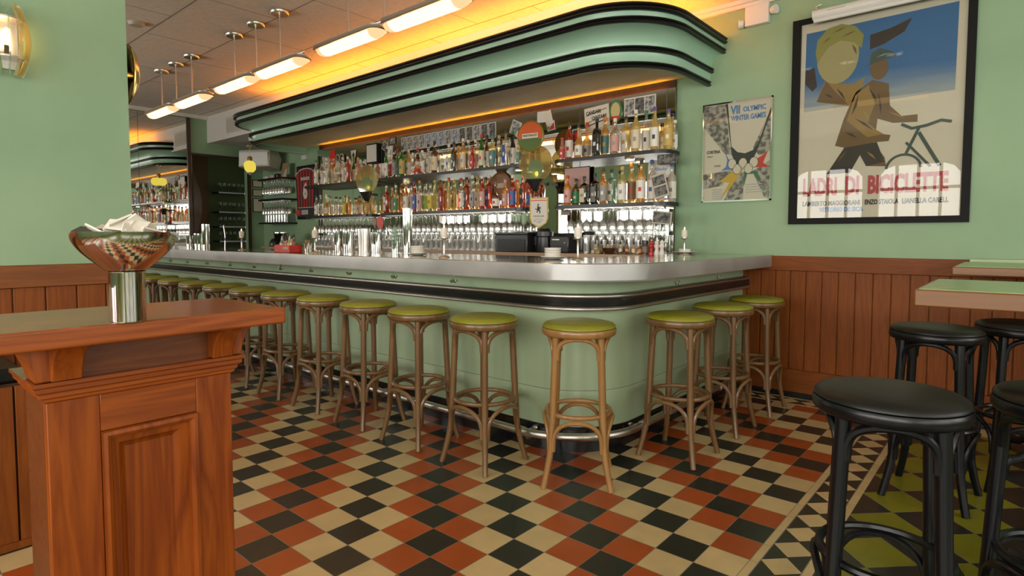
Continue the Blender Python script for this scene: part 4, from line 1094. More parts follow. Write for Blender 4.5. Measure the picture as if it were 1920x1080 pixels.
for nm, a, b, skip in (('left', -5.75, -4.75, None), ('centre', -4.35, -2.35, None), ('right', -1.30, -.72, None)):
    x = a; i = 0
    while x <= b:
        place(TUM if i % 5 else HIB, 'tumbler', x, 2.52, 1.06, 'plain glass in the front row on the %s part of the back counter' % nm, 'glass', 'front row glasses, %s' % nm)
        place(HIB, 'tumbler', x+.02, 2.605, 1.06, 'tall plain glass in the middle row on the %s part of the back counter' % nm, 'glass', 'middle row glasses, %s' % nm)
        place(GOB, 'wine_glass', x, 2.72, 1.06, 'stemmed glass standing in the rear row on the %s part of the back counter' % nm, 'glass', 'rear row glasses, %s' % nm)
        x += .086; i += 1

# ------------------------------------------------------------ things on the back counter
def simple(name, lab, cat, loc, group=None): return thing(name, lab, cat, loc, group=group)
t = simple('cash_drawer', 'black cash register box on the back counter below the red and green sign', 'register', (-2.02, 2.42, 1.06))
M().box(-.2, .2, -.10, .12, .002, .165).obj('body', 'satin_black', t, bevel=.006); M().box(-.21, .21, -.11, .13, .165, .185).obj('lid', 'satin_black', t, bevel=.004)
M().box(-.17, .17, -.106, -.10, .02, .12).obj('drawer_front', 'black_metal', t, bevel=.002); M().lathe([(0, 0), (.010, 0), (.010, .006), (0, .006)], (0, -.106, .07), 12, rot=Matrix.Rotation(R(90), 3, 'X')).obj('lock', 'chrome', t)
t = simple('coffee_grinder', 'round black machine between the cash register and the printer', 'machine', (-1.72, 2.45, 1.06))
M().lathe([(0, 0), (.075, 0), (.08, .02), (.075, .14), (.085, .15), (.085, .19), (.06, .20), (.045, .22), (0, .225)], n=24).obj('body', 'satin_black', t, ang=40)
t = simple('receipt_printer', 'black receipt printer on the back counter right of the round machine', 'printer', (-1.52, 2.50, 1.06))
M().box(-.11, .10, -.09, .10, 0, .15).obj('body', 'satin_black', t, bevel=.01); M().box(-.08, .0, -.0915, -.09, .115, .122).obj('badge', 'nickel', t, smooth=False)
M().lathe([(0, 0), (.006, 0), (.006, .004), (0, .004)], (.06, -.09, .09), 10, rot=Matrix.Rotation(R(90), 3, 'X')).obj('button', 'chrome', t)
def mill(x, y, mat, lab):
    t = simple('pepper_mill', lab, 'mill', (x, y, 1.06), 'mills at the end of the back counter')
    M().lathe([(0, 0), (.022, 0), (.023, .015), (.016, .035), (.014, .05), (.020, .065), (.021, .08), (.014, .088), (.018, .1), (.012, .112), (0, .114)], n=18).obj('body', mat, t, ang=50)
    M().lathe([(0, .113), (.005, .114), (.005, .12), (0, .123)], n=10).obj('knob', 'chrome', t)
plain('mill_red', (.45, .02, .02), .25); plain('mill_white', (.75, .72, .66), .25)
mill(-.60, 2.40, 'mill_red', 'red pepper mill between the dark jar and the white mills')
mill(-.552, 2.40, 'mill_white', 'white mill right next to the red pepper mill')
mill(-.508, 2.40, 'mill_white', 'white mill, second from the red pepper mill')
mill(-.60, 2.52, 'mill_red', 'red pepper mill standing behind the white mills')
t = simple('jar', 'dark jar with black lid left of the red pepper mill', 'jar', (-.665, 2.42, 1.06))
M().lathe([(0, 0), (.030, 0), (.031, .01), (.031, .075), (.024, .085), (0, .085)], n=20).obj('glass', gmat('brown'), t, ang=40)
M().lathe([(0, .085), (.026, .085), (.026, .115), (0, .115)], n=20).obj('lid', 'satin_black', t, ang=40); M().lathe([(.0315, .02), (.0315, .065)], n=20, cap=False).obj('paper_label', 'grey_photo', t)
t = simple('bowl', 'small dark wooden bowl lying on the back counter in front of tall glasses', 'bowl', (-.98, 2.38, 1.06))
M().lathe([(0, 0), (.03, 0), (.055, .03), (.06, .05), (.055, .05), (.03, .01), (0, .008)], n=24).obj('body', 'dark_wood', t)
t = simple('garnish_cup', 'small glass cup of yellow garnish beside the dark wooden bowl', 'cup', (-1.09, 2.38, 1.06))
M().lathe([(0, 0), (.03, 0), (.035, .045), (.033, .045), (.028, .004), (0, .004)], n=20, cap=False).obj('glass', 'clear_glass', t); M().lathe([(0, .004), (.027, .004), (.030, .03), (0, .032)], n=16).obj('garnish', plain('garnish', (.65, .50, .08), .5), t)
t = simple('tongs', 'dark metal tongs lying on the back counter left of the jar', 'tongs', (-.82, 2.38, 1.062))
M().tube([(-.08, 0, .004), (-.02, .012, .02), (.06, .01, .008)], .004, 6).tube([(-.08, 0, .004), (-.02, -.012, .02), (.06, -.01, .008)], .004, 6).obj('arms', 'black_metal', t)
t = simple('ice_bucket', 'chrome ice bucket at the left end of the back counter', 'bucket', (-6.55, 2.42, 1.06))
M().lathe([(0, 0), (.075, 0), (.08, .01), (.105, .19), (.112, .195), (.112, .205), (.10, .20), (.075, .012), (0, .012)], n=28, cap=False).obj('body', 'chrome', t, ang=40)
for s in (-1, 1): M().tube([(s*.100, -.02, .15), (s*.125, -.02, .155), (s*.125, .02, .155), (s*.100, .02, .15)], .005, 8).obj('handle', 'chrome', t)
t = simple('kettle', 'round black kettle left of the chrome ice bucket', 'kettle', (-6.80, 2.44, 1.06))
M().lathe([(0, 0), (.07, 0), (.075, .03), (.06, .08), (.035, .11), (0, .12)], n=24).obj('body', 'satin_black', t, ang=50)
# small bitters bottles behind the right part
BIT = None
for i in range(8):
    x = -1.16+i*.062
    t = simple('bitters_bottle', 'small dropper bottle with orange label, %s on the back counter' % (ORD[i+1]+' from the left'), 'bottle', (x, 2.45, 1.06), 'row of dropper bottles')
    M().lathe([(0, 0), (.015, 0), (.016, .004), (.016, .055), (.007, .07), (.007, .08), (0, .08)], n=14).obj('glass', gmat('brown' if i % 2 else 'amber'), t, ang=40)
    M().lathe([(0, .08), (.009, .08), (.009, .095), (.005, .10), (.004, .125), (0, .127)], n=12).obj('dropper', 'satin_black', t, ang=40)
    M().lathe([(.0165, .012), (.0165, .045)], n=14, cap=False).obj('paper_label', 'lab_orange' if i % 2 else 'lab_cream', t)

# ------------------------------------------------------------ things on the worktop
ZT = 1.068
def candle(x, y, lab, rz=0, saucer=False):
    t = simple('candlestick', lab, 'candle', (x, y, ZT), 'lit candles along the bar')
    M().lathe([(0, 0), (.036, 0), (.037, .004), (.030, .008), (.012, .012), (.0075, .02), (.0065, .05), (.0075, .055), (.0062, .06), (.0062, .112), (.011, .118), (.030, .123), (.031, .127), (.016, .127), (.016, .145), (.0145, .145), (.0145, .128), (0, .128)], n=28).obj('holder', 'nickel', t, ang=40)
    M().lathe([(0, .129), (.021, .131), (.024, .150), (.022, .180), (.016, .190), (.006, .186), (0, .186)], n=20).obj('candle', 'lime_wax', t, ang=50)
    M().tube([(0, 0, .185), (.001, 0, .196)], .0012, 5).obj('wick', 'ink_black', t)
    M().lathe([(0, .190), (.0035, .193), (.004, .198), (.0022, .206), (0, .213)], n=10).obj('flame', 'flame', t)
candle(-.33, .98, 'lit candle in metal stick on the bar near its rounded corner')
candle(-1.18, .70, 'lit candle in metal stick on the bar in front of the standing glasses')
candle(-2.80, .74, 'lit candle in metal stick on the bar, right of the red tray')
candle(-4.22, .78, 'lit candle in metal stick on the bar, left of the red tray')
candle(-.33, 2.42, 'lit candle in metal stick at the wall end of the bar')
candle(-6.3, .78, 'lit candle in metal stick at the far end of the bar by the mirror')
def cups(x, y, n, lab):
    t = simple('saucer', 'white saucer under the stack of cups, '+lab, 'saucer', (x, y, ZT))
    M().lathe([(0, .001), (.035, 0), (.052, .006), (.074, .018), (.073, .020), (.05, .011), (0, .008)], n=28).obj('body', 'ceramic', t, ang=50)
    for i in range(n):
        c = simple('napkin_cup', 'white paper cup %s in the stack, %s' % ('at the bottom' if i == 0 else 'at the top' if i == n-1 else ORD[i+1]+' from the bottom', lab), 'cup', (x, y, ZT+.012+i*.0145), 'stack of cups, '+lab)
        M().lathe([(.046, 0), (.051, .0135), (.050, .0135), (.0455, .001)], n=28, cap=False).lathe([(0, 0), (.046, 0), (.046, .001), (0, .001)], n=28).obj('body', 'ceramic', c, ang=50)
cups(-.47, .92, 4, 'near the bar corner')
cups(-1.655, .88, 4, 'beside the tall steel tins')
def tins(x, y, h, r, lab, mat='chrome', n=1, grp=None):
    t = simple('steel_tumbler', lab, 'tumbler', (x, y, ZT), grp)
    m = M().lathe([(0, 0), (r*.86, 0), (r*.88, .004), (r, h), (r-.0015, h), (r*.84, .006), (0, .006)], n=26, cap=False); m.obj('body', mat, t, ang=40)
    if n > 1:
        m = M()
        for k in range(n): m.lathe([(r*.93, h-.012*(n-k)), (r*1.02, h-.012*(n-k)+.004), (r*1.02, h-.012*(n-k)+.007), (r*.93, h-.012*(n-k)+.009)], n=26, cap=False)
        m.obj('rims', mat, t)
tins(-1.83, .93, .345, .036, 'very tall bright stack of steel cups behind the paper straws', n=3)
tins(-5.12, .80, .27, .040, 'tall steel shaker tin at the far left part of the bar')
for i, (x, y, h) in enumerate([(-2.80, .96, .185), (-2.71, .99, .185), (-2.63, .96, .18), (-2.55, 1.03, .20), (-2.46, 1.0, .20), (-2.38, 1.04, .17), (-2.30, 1.0, .165)]):
    tins(x, y, h, .040, 'ribbed steel tumbler in the group left of the straws, %s from the left' % ORD[i+1], 'chrome' if i not in (3, 4) else 'nickel', 1, 'steel tumblers on the bar')
for i, (x, y, h) in enumerate([(-5.70, .85, .15), (-5.60, .90, .16), (-5.50, .86, .17), (-5.38, .85, .165)]):
    tins(x, y, h, .038, 'steel tumbler left of the tall shaker tin, %s from the left' % ORD[i+1], 'chrome', 1, 'steel tumblers at the far end')
# straws
t = simple('straw_glass', 'glass beaker for the striped paper straws on the bar', 'glass', (-2.19, 1.10, ZT))
M().lathe([(0, 0), (.036, 0), (.038, .11), (.0365, .11), (.034, .004), (0, .004)], n=24, cap=False).obj('body', 'clear_glass', t)
def straw_mat():
    m, b, tt = base('straw_stripe', (.8, .8, .8), .6)
    tc = tt.node('ShaderNodeTexCoord'); s_ = tt.node('ShaderNodeSeparateXYZ'); tt.l.new(tc.outputs['Object'], s_.inputs[0])
    a = tt.m('ARCTAN2', s_.outputs[1], s_.outputs[0]); f = tt.m('FRACT', tt.m('ADD', tt.m('MULTIPLY', s_.outputs[2], 32.0), tt.m('DIVIDE', a, 2*pi)))
    tt.l.new(tt.mix(tt.m('LESS_THAN', f, .45), (.72, .70, .62), (.08, .36, .24)), b.inputs['Base Color'])
straw_mat()
stm = M().lathe([(.0035, 0), (.0035, .20)], n=8, cap=False).mesh('paper_straw', 'straw_stripe')
for i in range(18):
    a = i*2.4; r_ = .026*math.sqrt((i+.5)/18)
    o = bpy.data.objects.new('paper_straw', stm); COL.objects.link(o); o.location = (-2.19+r_*cos(a), 1.10+r_*sin(a), ZT+.006); o.rotation_euler = (-.14*r_/.026*sin(a), .14*r_/.026*cos(a), a)
    tag(o, 'green and white striped paper straw in the beaker on the bar', 'straw', 'paper straws in the beaker')
# red tray with bottles
bxx, byy = -3.13, .68
t = simple('bar_caddy', 'red bar caddy with white lettering standing on the left half of the bar', 'caddy', (bxx, byy, ZT))
m = M().box(-.135, .135, -.055, -.051, 0, .062).box(-.135, .135, .051, .055, 0, .062).box(-.135, -.131, -.055, .055, 0, .062).box(.131, .135, -.055, .055, 0, .062).box(-.135, .135, -.055, .055, 0, .004)
m.obj('tray', 'red_plastic', t, bevel=.001)
text('CAMPARI', .03, 'white_paper', (.055, -.0565, .024), t, fit=.085, height=.022, align='CENTER')
for i, (dx, k, h, lab) in enumerate([(-.10, 'clear', .10, 'small clear squeeze bottle'), (-.055, 'orange', .09, 'small orange bottle'), (-.015, 'orange', .095, 'small amber bottle'), (.03, 'gold', .10, 'pale yellow bottle'), (.07, 'gold', .11, 'golden bottle'), (.105, 'brown', .12, 'brown dropper bottle')]):
    c = simple('bottle', '%s in the red bar caddy, %s from the left' % (lab, ORD[i+1]), 'bottle', (bxx+dx, byy, ZT+.005), 'bottles in the red caddy')
    M().lathe([(0, 0), (.0175, 0), (.018, .005), (.018, h*.8), (.008, h*.95), (.008, h), (0, h)], n=16).obj('glass', gmat(k), c, ang=50)
    M().lathe([(0, h), (.009, h), (.006, h+.02), (.002, h+.035), (0, h+.036)], n=12).obj('cap', 'white_plastic' if i in (0, 3) else 'satin_black', c, ang=50)
    M().lathe([(.0188, h*.15), (.0188, h*.72)], n=16, cap=False).obj('paper_label', 'lab_'+['white', 'orange', 'pink', 'yellow', 'cream', 'brown'][i] if 'lab_'+['white', 'orange', 'pink', 'yellow', 'cream', 'brown'][i] in MATS else 'white_paper', c)
t = simple('pick_glass', 'small glass holding cocktail picks right of the red caddy', 'glass', (-2.93, .75, ZT))
M().lathe([(0, 0), (.028, 0), (.034, .08), (.0325, .08), (.026, .005), (0, .005)], n=22, cap=False).obj('body', 'clear_glass', t)
pk = M().tube([(0, 0, 0), (0, 0, .10)], .0013, 5).mesh('cocktail_pick', plain('pick_wood', (.50, .30, .14), .6))
for i in range(24):
    a = i*2.4; r_ = .024*math.sqrt((i+.5)/24)
    o = bpy.data.objects.new('cocktail_pick', pk); COL.objects.link(o); o.location = (-2.93+r_*.6*cos(a), .75+r_*.6*sin(a), ZT+.007); o.rotation_euler = (-.12*r_/.024*sin(a), .12*r_/.024*cos(a), 0)
    tag(o, 'wooden cocktail pick in the small glass by the red caddy', 'pick', 'cocktail picks in the glass')
t = simple('saucer', 'white saucer by the wall at the end of the bar', 'saucer', (-.40, 2.58, ZT))
M().lathe([(0, .001), (.05, 0), (.07, .008), (.10, .016), (.099, .018), (.06, .010), (0, .007)], n=32).obj('body', 'ceramic', t, ang=50)
M().lathe([(0, .01), (.045, .012), (.05, .04), (.048, .04), (.04, .015), (0, .014)], n=24).obj('butter_dish', 'ceramic', t, ang=50)

# ------------------------------------------------------------ pictures, cards and signs on the mirror
YM = WY-.047
plain('photo_dark', (.05, .05, .048), .5); plain('photo_sepia', (.30, .20, .10), .5)
noisy('photo_grain', (.50, .48, .44), (.10, .10, .095), 30, .5, contrast=(.4, .6)); noisy('photo_grain_dark', (.20, .19, .17), (.03, .03, .03), 30, .5, contrast=(.4, .6)); noisy('photo_grain_blue', (.48, .52, .58), (.14, .17, .22), 30, .5, contrast=(.4, .6))
def card(x, z, w, h, lab, cat='card', paper='white_paper', img='photo_grain', tilt=0, grp=None, y=YM, name='photo_card', margin=.008):
    t = thing(name, lab, cat, (x, y, z), group=grp); t.rotation_euler = (0, R(tilt), 0)
    M().box(-w/2, w/2, -.003, 0, -h/2, h/2).obj('card', paper, t, smooth=False)
    if img: M().box(-w/2+margin, w/2-margin, -.0042, -.0031, -h/2+margin, h/2-margin).obj('picture', img, t, smooth=False)
    return t
N = 14
for i in range(N):
    x = -4.23+i*(4.23-2.73)/(N-1)
    card(x, 2.352, .104, .168, 'small photo card, %s from the left in the row above the centre bottles' % ORD[i+1], img='photo_grain_dark' if i in (9, 10, 12, 13) else 'photo_grain_blue' if i in (4, 5, 6, 8) else 'photo_grain', grp='row of photo cards on the mirror', tilt=1.5*((i % 3)-1))
card(-2.40, 2.34, .13, .14, 'tilted white photo card beside the end of the card row', tilt=25)
card(-2.345, 2.25, .10, .06, 'small white card leaning below the tilted photo card', tilt=40, img=None, y=YM-.006)
card(-2.05, 2.405, .12, .11, 'pale card on the mirror, up and right of the round sign', tilt=3, img=None)
card(-1.965, 2.39, .09, .13, 'tilted card behind the pale card near the round sign', tilt=-15, img=None, y=YM-.004, paper='cream_paper')
t = card(-1.93, 2.30, .10, .09, 'small card with a red and green corner below the pale card', tilt=-8, img=None, y=YM-.008)
M().prism([(-.04, -.035), (.04, -.035), (.04, .03)], -.0045, -.0032, 'xz').obj('print', 'red_plastic', t, smooth=False)
M().prism([(-.045, -.03), (-.045, .0), (-.01, -.0)], -.0045, -.0032, 'xz').obj('print', plain('flag_green', (.03, .25, .07), .5), t, smooth=False)
t = card(-1.40, 2.32, .27, .20, 'cream card with black lettering above the upper right shelf', img=None, tilt=-4, paper='cream_paper')
for s_, zz in (('CANDARI', .045), ('CANTARE', -.01)): text(s_, .04, 'ink_black', (-.115+(.0 if zz > 0 else .06), -.0045, zz-.01), t, fit=.16, height=.034, bold=.001)
M().prism([(-.12, .025), (.11, .06), (.11, .066), (-.12, .031)], -.0042, -.0031, 'xz').prism([(-.12, -.04), (.11, -.005), (.11, .0), (-.12, -.034)], -.0042, -.0031, 'xz').prism([(-.12, -.075), (.11, -.04), (.11, -.03), (-.12, -.066)], -.0042, -.0031, 'xz').obj('print', 'ink_black', t, smooth=False)
t = thing('beer_badge', 'oval green and gold badge sign beside the black lettered card', 'sign', (-1.195, YM, 2.35))
M().prism([(.065*cos(R(d)), .095*sin(R(d))) for d in range(0, 360, 15)], -.012, 0, 'xz').obj('plate', plain('badge_green', (.08, .20, .06), .4), t)
M().prism([(.047*cos(R(d)), .072*sin(R(d))) for d in range(0, 360, 15)], -.014, -.012, 'xz').obj('centre', plain('badge_cream', (.62, .50, .22), .4), t)
M().prism([(-.05, -.075), (.05, -.075), (.045, -.05), (-.045, -.05)], -.016, -.012, 'xz').obj('ribbon', 'red_plastic', t, smooth=False)
t = card(-.955, 2.36, .31, .165, 'wide card with three dark photographs high above the right shelf', img=None)
for k in range(3): M().box(-.145+k*.1, -.055+k*.1, -.0045, -.0031, -.07, .07).obj('picture', 'photo_grain_dark' if k == 1 else 'photo_grain', t, smooth=False)
t = card(-1.625, 2.17, .10, .13, 'dark card with a red picture behind the upper right bottles', img='photo_dark')
M().box(-.025, .025, -.006, -.0043, -.035, .03).obj('print', 'red_plastic', t, smooth=False)
t = thing('framed_notice', 'black framed blank notice above the gap between left and centre shelves', 'frame', (-4.83, YM-.035, 2.29))
M().box(-.12, .12, -.02, .03, -.125, .125).obj('frame', 'black_frame', t, bevel=.003); M().box(-.105, .105, -.022, -.020, -.11, .11).obj('sheet', 'white_paper', t, smooth=False)
card(-4.62, 2.37, .09, .11, 'tilted dark photo beside the black framed notice', tilt=30, img='photo_grain_dark')
card(-4.45, 2.42, .12, .09, 'small dark framed picture left of the row of photo cards', paper='black_frame', img='photo_grain')
card(-4.52, 2.26, .13, .20, 'pale card standing behind the green bottle of the centre shelf', img=None)
t = card(-5.83, 2.31, .13, .24, 'red and white fan shaped card above the upper left bottles', paper='red_plastic', img=None)
M().box(-.05, .05, -.0045, -.0031, -.03, .0).obj('print', 'white_paper', t, smooth=False); M().box(-.05, .05, -.0045, -.0031, -.07, -.05).obj('print', 'white_paper', t, smooth=False)
for i, (x, s_) in enumerate([(-5.66, 0), (-5.56, 1)]):
    t = thing('tap_badge', 'round dark tap badge above the left bottles, %s one' % ('left' if i == 0 else 'right'), 'badge', (x, YM-.02, 2.30))
    M().prism([(.045*cos(R(d)), .06*sin(R(d))) for d in range(0, 360, 20)], -.012, 0, 'xz').obj('rim', 'beige_plastic', t); M().prism([(.034*cos(R(d)), .046*sin(R(d))) for d in range(0, 360, 20)], -.014, -.012, 'xz').obj('centre', 'ink_black', t)
t = thing('pennant', 'small white triangular pennant with black crest above left bottles', 'pennant', (-5.30, YM-.01, 2.29))
M().prism([(-.065, .09), (.065, .09), (.02, -.09), (-.02, -.09)], -.003, 0, 'xz').obj('cloth', 'cream_paper', t, smooth=False); M().prism([(-.03, .03), (.0, .065), (.03, .03), (.0, -.05)], -.0045, -.0031, 'xz').obj('crest', 'ink_black', t, smooth=False)
t = thing('oval_badge', 'oval white badge with blue edge above the left bottle shelf', 'badge', (-5.02+.0, YM-.02, 2.26)); t.rotation_euler = (0, R(-20), 0); t.location.x = -5.13; t.location.z = 2.12
M().prism([(.085*cos(R(d)), .055*sin(R(d))) for d in range(0, 360, 15)], -.01, 0, 'xz').obj('rim', 'lab_blue', t); M().prism([(.075*cos(R(d)), .045*sin(R(d))) for d in range(0, 360, 15)], -.012, -.01, 'xz').obj('face', 'white_paper', t)
# lower shelf things
t = card(-1.60, 1.72, .30, .30, 'pink toned picture in black frame behind the lower right bottles', paper='black_frame', img=plain('picture_pink', (.50, .30, .26), .5), y=YM-.03, name='framed_picture'); 
t = card(-1.74, 1.47, .10, .11, 'small beach postcard below the pink framed picture', img=plain('picture_sky', (.25, .45, .55), .5), y=YM-.02)
M().prism([(-.04, -.045), (.04, -.045), (.035, .0), (-.02, .01)], -.0055, -.0043, 'xz').obj('print', plain('picture_sand', (.60, .36, .24), .5), t, smooth=False)
t = thing('price_card', 'rounded white handwritten card behind the frosted bottle', 'card', (-.735, YM-.015, 1.79)); t.rotation_euler = (0, R(3), 0)
M().prism(arc(.09, .045, .03, 0, 90, 4)+arc(-.09, .045, .03, 90, 180, 4)+arc(-.09, -.045, .03, 180, 270, 4)+arc(.09, -.045, .03, 270, 360, 4), -.006, 0, 'xz').obj('card', 'white_paper', t)
text('Absolut', .05, 'ink_blue', (-.06, -.0075, -.015), t, fit=.12, height=.03, shear=.3)
t = thing('wooden_disc', 'round carved wooden disc behind the lower centre bottles', 'disc', (-2.60, YM-.003, 1.745))
M().lathe([(0, 0), (.15, 0), (.155, .01), (.15, .02), (.135, .022), (.130, .015), (0, .015)], n=40, rot=Matrix.Rotation(R(90), 3, 'X')).obj('disc', 'table_edge', t, ang=40)
M().box(-.09, .09, -.018, -.0155, -.02, .03).obj('carving', 'beige_plastic', t, smooth=False)
t = thing('framed_photo', 'gold framed tilted double photo leaning at right end of lower shelf', 'frame', (-.63, 2.60, 1.625)); t.rotation_euler = (0, R(-14), R(0))
M().box(-.065, .065, -.012, 0, -.10, .10).obj('frame', 'beige_plastic', t, bevel=.002)
for zz in (-.045, .045): M().box(-.055, .055, -.0135, -.012, zz-.038, zz+.038).obj('picture', 'photo_grain_dark', t, smooth=False)
t = thing('framed_photo', 'small framed photo hanging below the right end of lower shelf', 'frame', (-.60, 2.585, 1.36)); t.rotation_euler = (0, R(6), 0)
M().box(-.085, .085, -.012, 0, -.05, .055).obj('frame', 'beige_plastic', t, bevel=.002); M().box(-.075, .075, -.0135, -.012, -.04, .045).obj('picture', 'photo_grain_dark', t, smooth=False)
t = thing('basket', 'dark basket-like ornament under the right end of the upper shelf', 'ornament', (-.60, 2.66, 1.855))
M().box(-.08, .08, -.03, .03, -.05, .03).obj('body', 'photo_grain_dark', t, bevel=.006)
# round enamel sign
t = thing('round_sign', 'round sign, red above and green below, over the gap between shelves', 'sign', (-1.97, 2.56, 2.168)); t.rotation_euler = (0, 0, R(8))
t.scale = (1.22, 1, 1.22)
rimp = [(0, 0), (.112, 0), (.122, .008), (.122, .018), (.112, .024), (.108, .018), (0, .018)]
M().lathe(rimp, n=44, rot=Matrix.Rotation(R(90), 3, 'X')).obj('rim', plain('sign_rim', (.25, .18, .03), .3), t, ang=40)
M().prism([(.110*cos(R(d)), .110*sin(R(d))) for d in range(-12, 193, 8)], -.021, -.0185, 'xz').obj('face', plain('sign_red', (.62, .09, .012), .25), t)
M().prism([(.110*cos(R(d)), .110*sin(R(d))) for d in range(192, 349, 8)]+[(.0, .0)], -.0225, -.0185, 'xz').obj('face', plain('sign_green', (.07, .13, .015), .25), t)
M().box(-.072, .072, -.026, -.0225, -.016, .022).obj('plate', 'cream_paper', t, smooth=False)
text('MARTINAZZI', .02, 'ink_black', (0, -.0275, -.003), t, fit=.125, height=.017, align='CENTER')
# glass disc sconces in the gaps between the shelves
def petal(loc, lab, rz):
    t = thing('disc_sconce', lab, 'sconce', loc, rz)
    K = 1.32
    sh = [(.135*cos(R(d)), .135*sin(R(d))+.02) for d in range(-35, 216, 8)]+[(-.02, -.165), (.02, -.165)]
    M().prism([(a*K, b*K+.01) for a, b in sh], -.012, 0, 'xz').obj('glass_plate', 'amber_shade', t, ang=30)
    sh2 = [(.065*cos(R(d)), .075*sin(R(d))-.02) for d in range(-35, 216, 10)]+[(-.012, -.14), (.012, -.14)]
    M().prism([(a*K, b*K) for a, b in sh2], -.020, -.0125, 'xz').obj('inner_plate', 'green_glass_plate', t, ang=30)
    M().add([(-.085, -.05, -.115), (.085, -.05, -.115), (0, -.05, -.235), (-.085, .02, -.115), (.085, .02, -.115), (0, .02, -.235), (0, -.085, -.135)], [(0, 1, 6), (0, 6, 2), (6, 1, 2), (3, 5, 4), (0, 3, 4, 1), (1, 4, 5, 2), (2, 5, 3, 0)]).obj('bracket', 'satin_black', t, smooth=False)
    M().box(-.02, .02, 0, .17, -.16, -.13).obj('arm', 'satin_black', t, smooth=False)
    M().lathe([(0, -.09), (.012, -.08), (.016, -.06), (.012, -.04), (0, -.035)], (0, .02, 0), 12).obj('bulb', 'led_warm', t)
petal((-1.97, 2.63, 1.88), 'round amber glass sconce with black pointed bracket, right one', R(12))
petal((-4.575, 2.52, 1.88), 'round amber glass sconce with black pointed bracket, left one', R(12))
# hanging pennant with a rearing horse
t = thing('pennant', 'gold edged white pennant with a black rearing horse, hanging on a cord', 'pennant', (-1.86, 2.545, 1.58)); t.rotation_euler = (0, 0, R(12))
def pen(e): return [(-.098+e, .0-e), (.098-e, .0-e), (.098-e, -.20), (.08-e, -.245), (.0, -.295+e*1.3), (-.08+e, -.245), (-.098+e, -.20)]
M().prism(pen(0), -.004, 0, 'xz').obj('fringe', plain('gold_fringe', (.60, .42, .08), .5), t, smooth=False)
M().prism(pen(.014), -.0055, -.004, 'xz').obj('cloth', 'white_paper', t, smooth=False)
M().box(-.084, .084, -.0065, -.0055, -.034, -.026).obj('stripe', 'red_plastic', t, smooth=False)
hp = [(-.004, -.060), (.004, -.066), (.000, -.074), (-.006, -.078), (-.002, -.088), (.012, -.092), (.024, -.088), (.020, -.096), (.008, -.100), (.012, -.106), (.024, -.110), (.016, -.114), (.006, -.112), (.010, -.124), (.018, -.132), (.012, -.142), (.014, -.156), (.008, -.156), (.004, -.142), (.006, -.132), (-.004, -.128), (-.012, -.136), (-.010, -.148), (-.018, -.146), (-.020, -.132), (-.014, -.122), (-.018, -.118), (-.030, -.118), (-.032, -.106), (-.026, -.100), (-.026, -.110), (-.018, -.112), (-.014, -.100), (-.012, -.080), (-.010, -.066)]
M().prism([(a*1.15, b) for a, b in hp][::-1], -.0068, -.0056, 'xz').obj('horse', 'ink_black', t, smooth=False)
text('FERRARI', .02, 'ink_black', (0, -.0062, -.186), t, fit=.11, height=.014, align='CENTER', depth=.0005)
m = M()
for k, w in enumerate((.03, .05, .055, .03)): m.box(-w, w, -.0062, -.0055, -.203-.013*k, -.199-.013*k)
m.obj('small_print', 'photo_grain', t, smooth=False)
M().tube([(-.09, -.002, .0), (0, .0, .05), (.09, -.002, .0)], .0015, 5).tube([(0, 0, .05), (0, .02, .15)], .0015, 5).obj('cord', 'brass', t)
t = thing('pennant', 'small red hanging pennant below the left amber sconce', 'pennant', (-4.42, 2.60, 1.41)); t.rotation_euler = (0, 0, R(12)); M().tube([(0, -.004, .04), (0, -.004, .06)], .0015, 5).obj('cord', 'brass', t)
M().prism([(-.05, 0), (-.02, .05), (.02, .05), (.06, -.02), (.04, -.09), (.0, -.11), (-.04, -.09)], -.01, 0, 'xz').obj('cloth', 'red_plastic', t)
M().prism([(-.13, .01), (-.07, .03), (-.055, -.03), (-.08, -.08), (-.12, -.05)], -.012, -.004, 'xz').obj('tassel', 'table_edge', t)
t = thing('toy_figure', 'small red toy car figure between the upper centre bottles', 'toy', (-3.72, 2.605, 1.925))
M().box(-.055, .055, -.03, .03, .012, .04).obj('body', 'red_plastic', t, bevel=.008); M().box(-.02, .035, -.025, .025, .04, .07).obj('cab', 'red_plastic', t, bevel=.006)
for sx in (-.03, .03): M().lathe([(0, -.033), (.014, -.033), (.014, .033), (0, .033)], (sx, 0, .014), 14, rot=Matrix.Rotation(R(90), 3, 'X')).obj('wheel', 'white_plastic', t, ang=40)
M().lathe([(0, 0), (.012, 0), (.016, .02), (.012, .04), (0, .045)], (.005, 0, .070), 12).obj('head', 'lab_orange', t)
# under shelf brass lamp
t = thing('shelf_spotlight', 'small round warm light under the upper right shelf', 'light', (-1.0, 2.74, 1.893))
M().lathe([(0, -.012), (.04, -.012), (.045, -.002), (.045, 0), (0, 0)], n=20).obj('rim', 'nickel', t, ang=40); M().lathe([(0, -.014), (.033, -.013), (.033, -.012), (0, -.012)], n=20).obj('glow', 'led_warm', t)
t = thing('shelf_spotlight', 'small round warm light under the right end of upper centre shelf', 'light', (-2.28, 2.74, 1.893))
M().lathe([(0, -.012), (.04, -.012), (.045, -.002), (.045, 0), (0, 0)], n=20).obj('rim', 'nickel', t, ang=40); M().lathe([(0, -.014), (.033, -.013), (.033, -.012), (0, -.012)], n=20).obj('glow', 'led_warm', t)

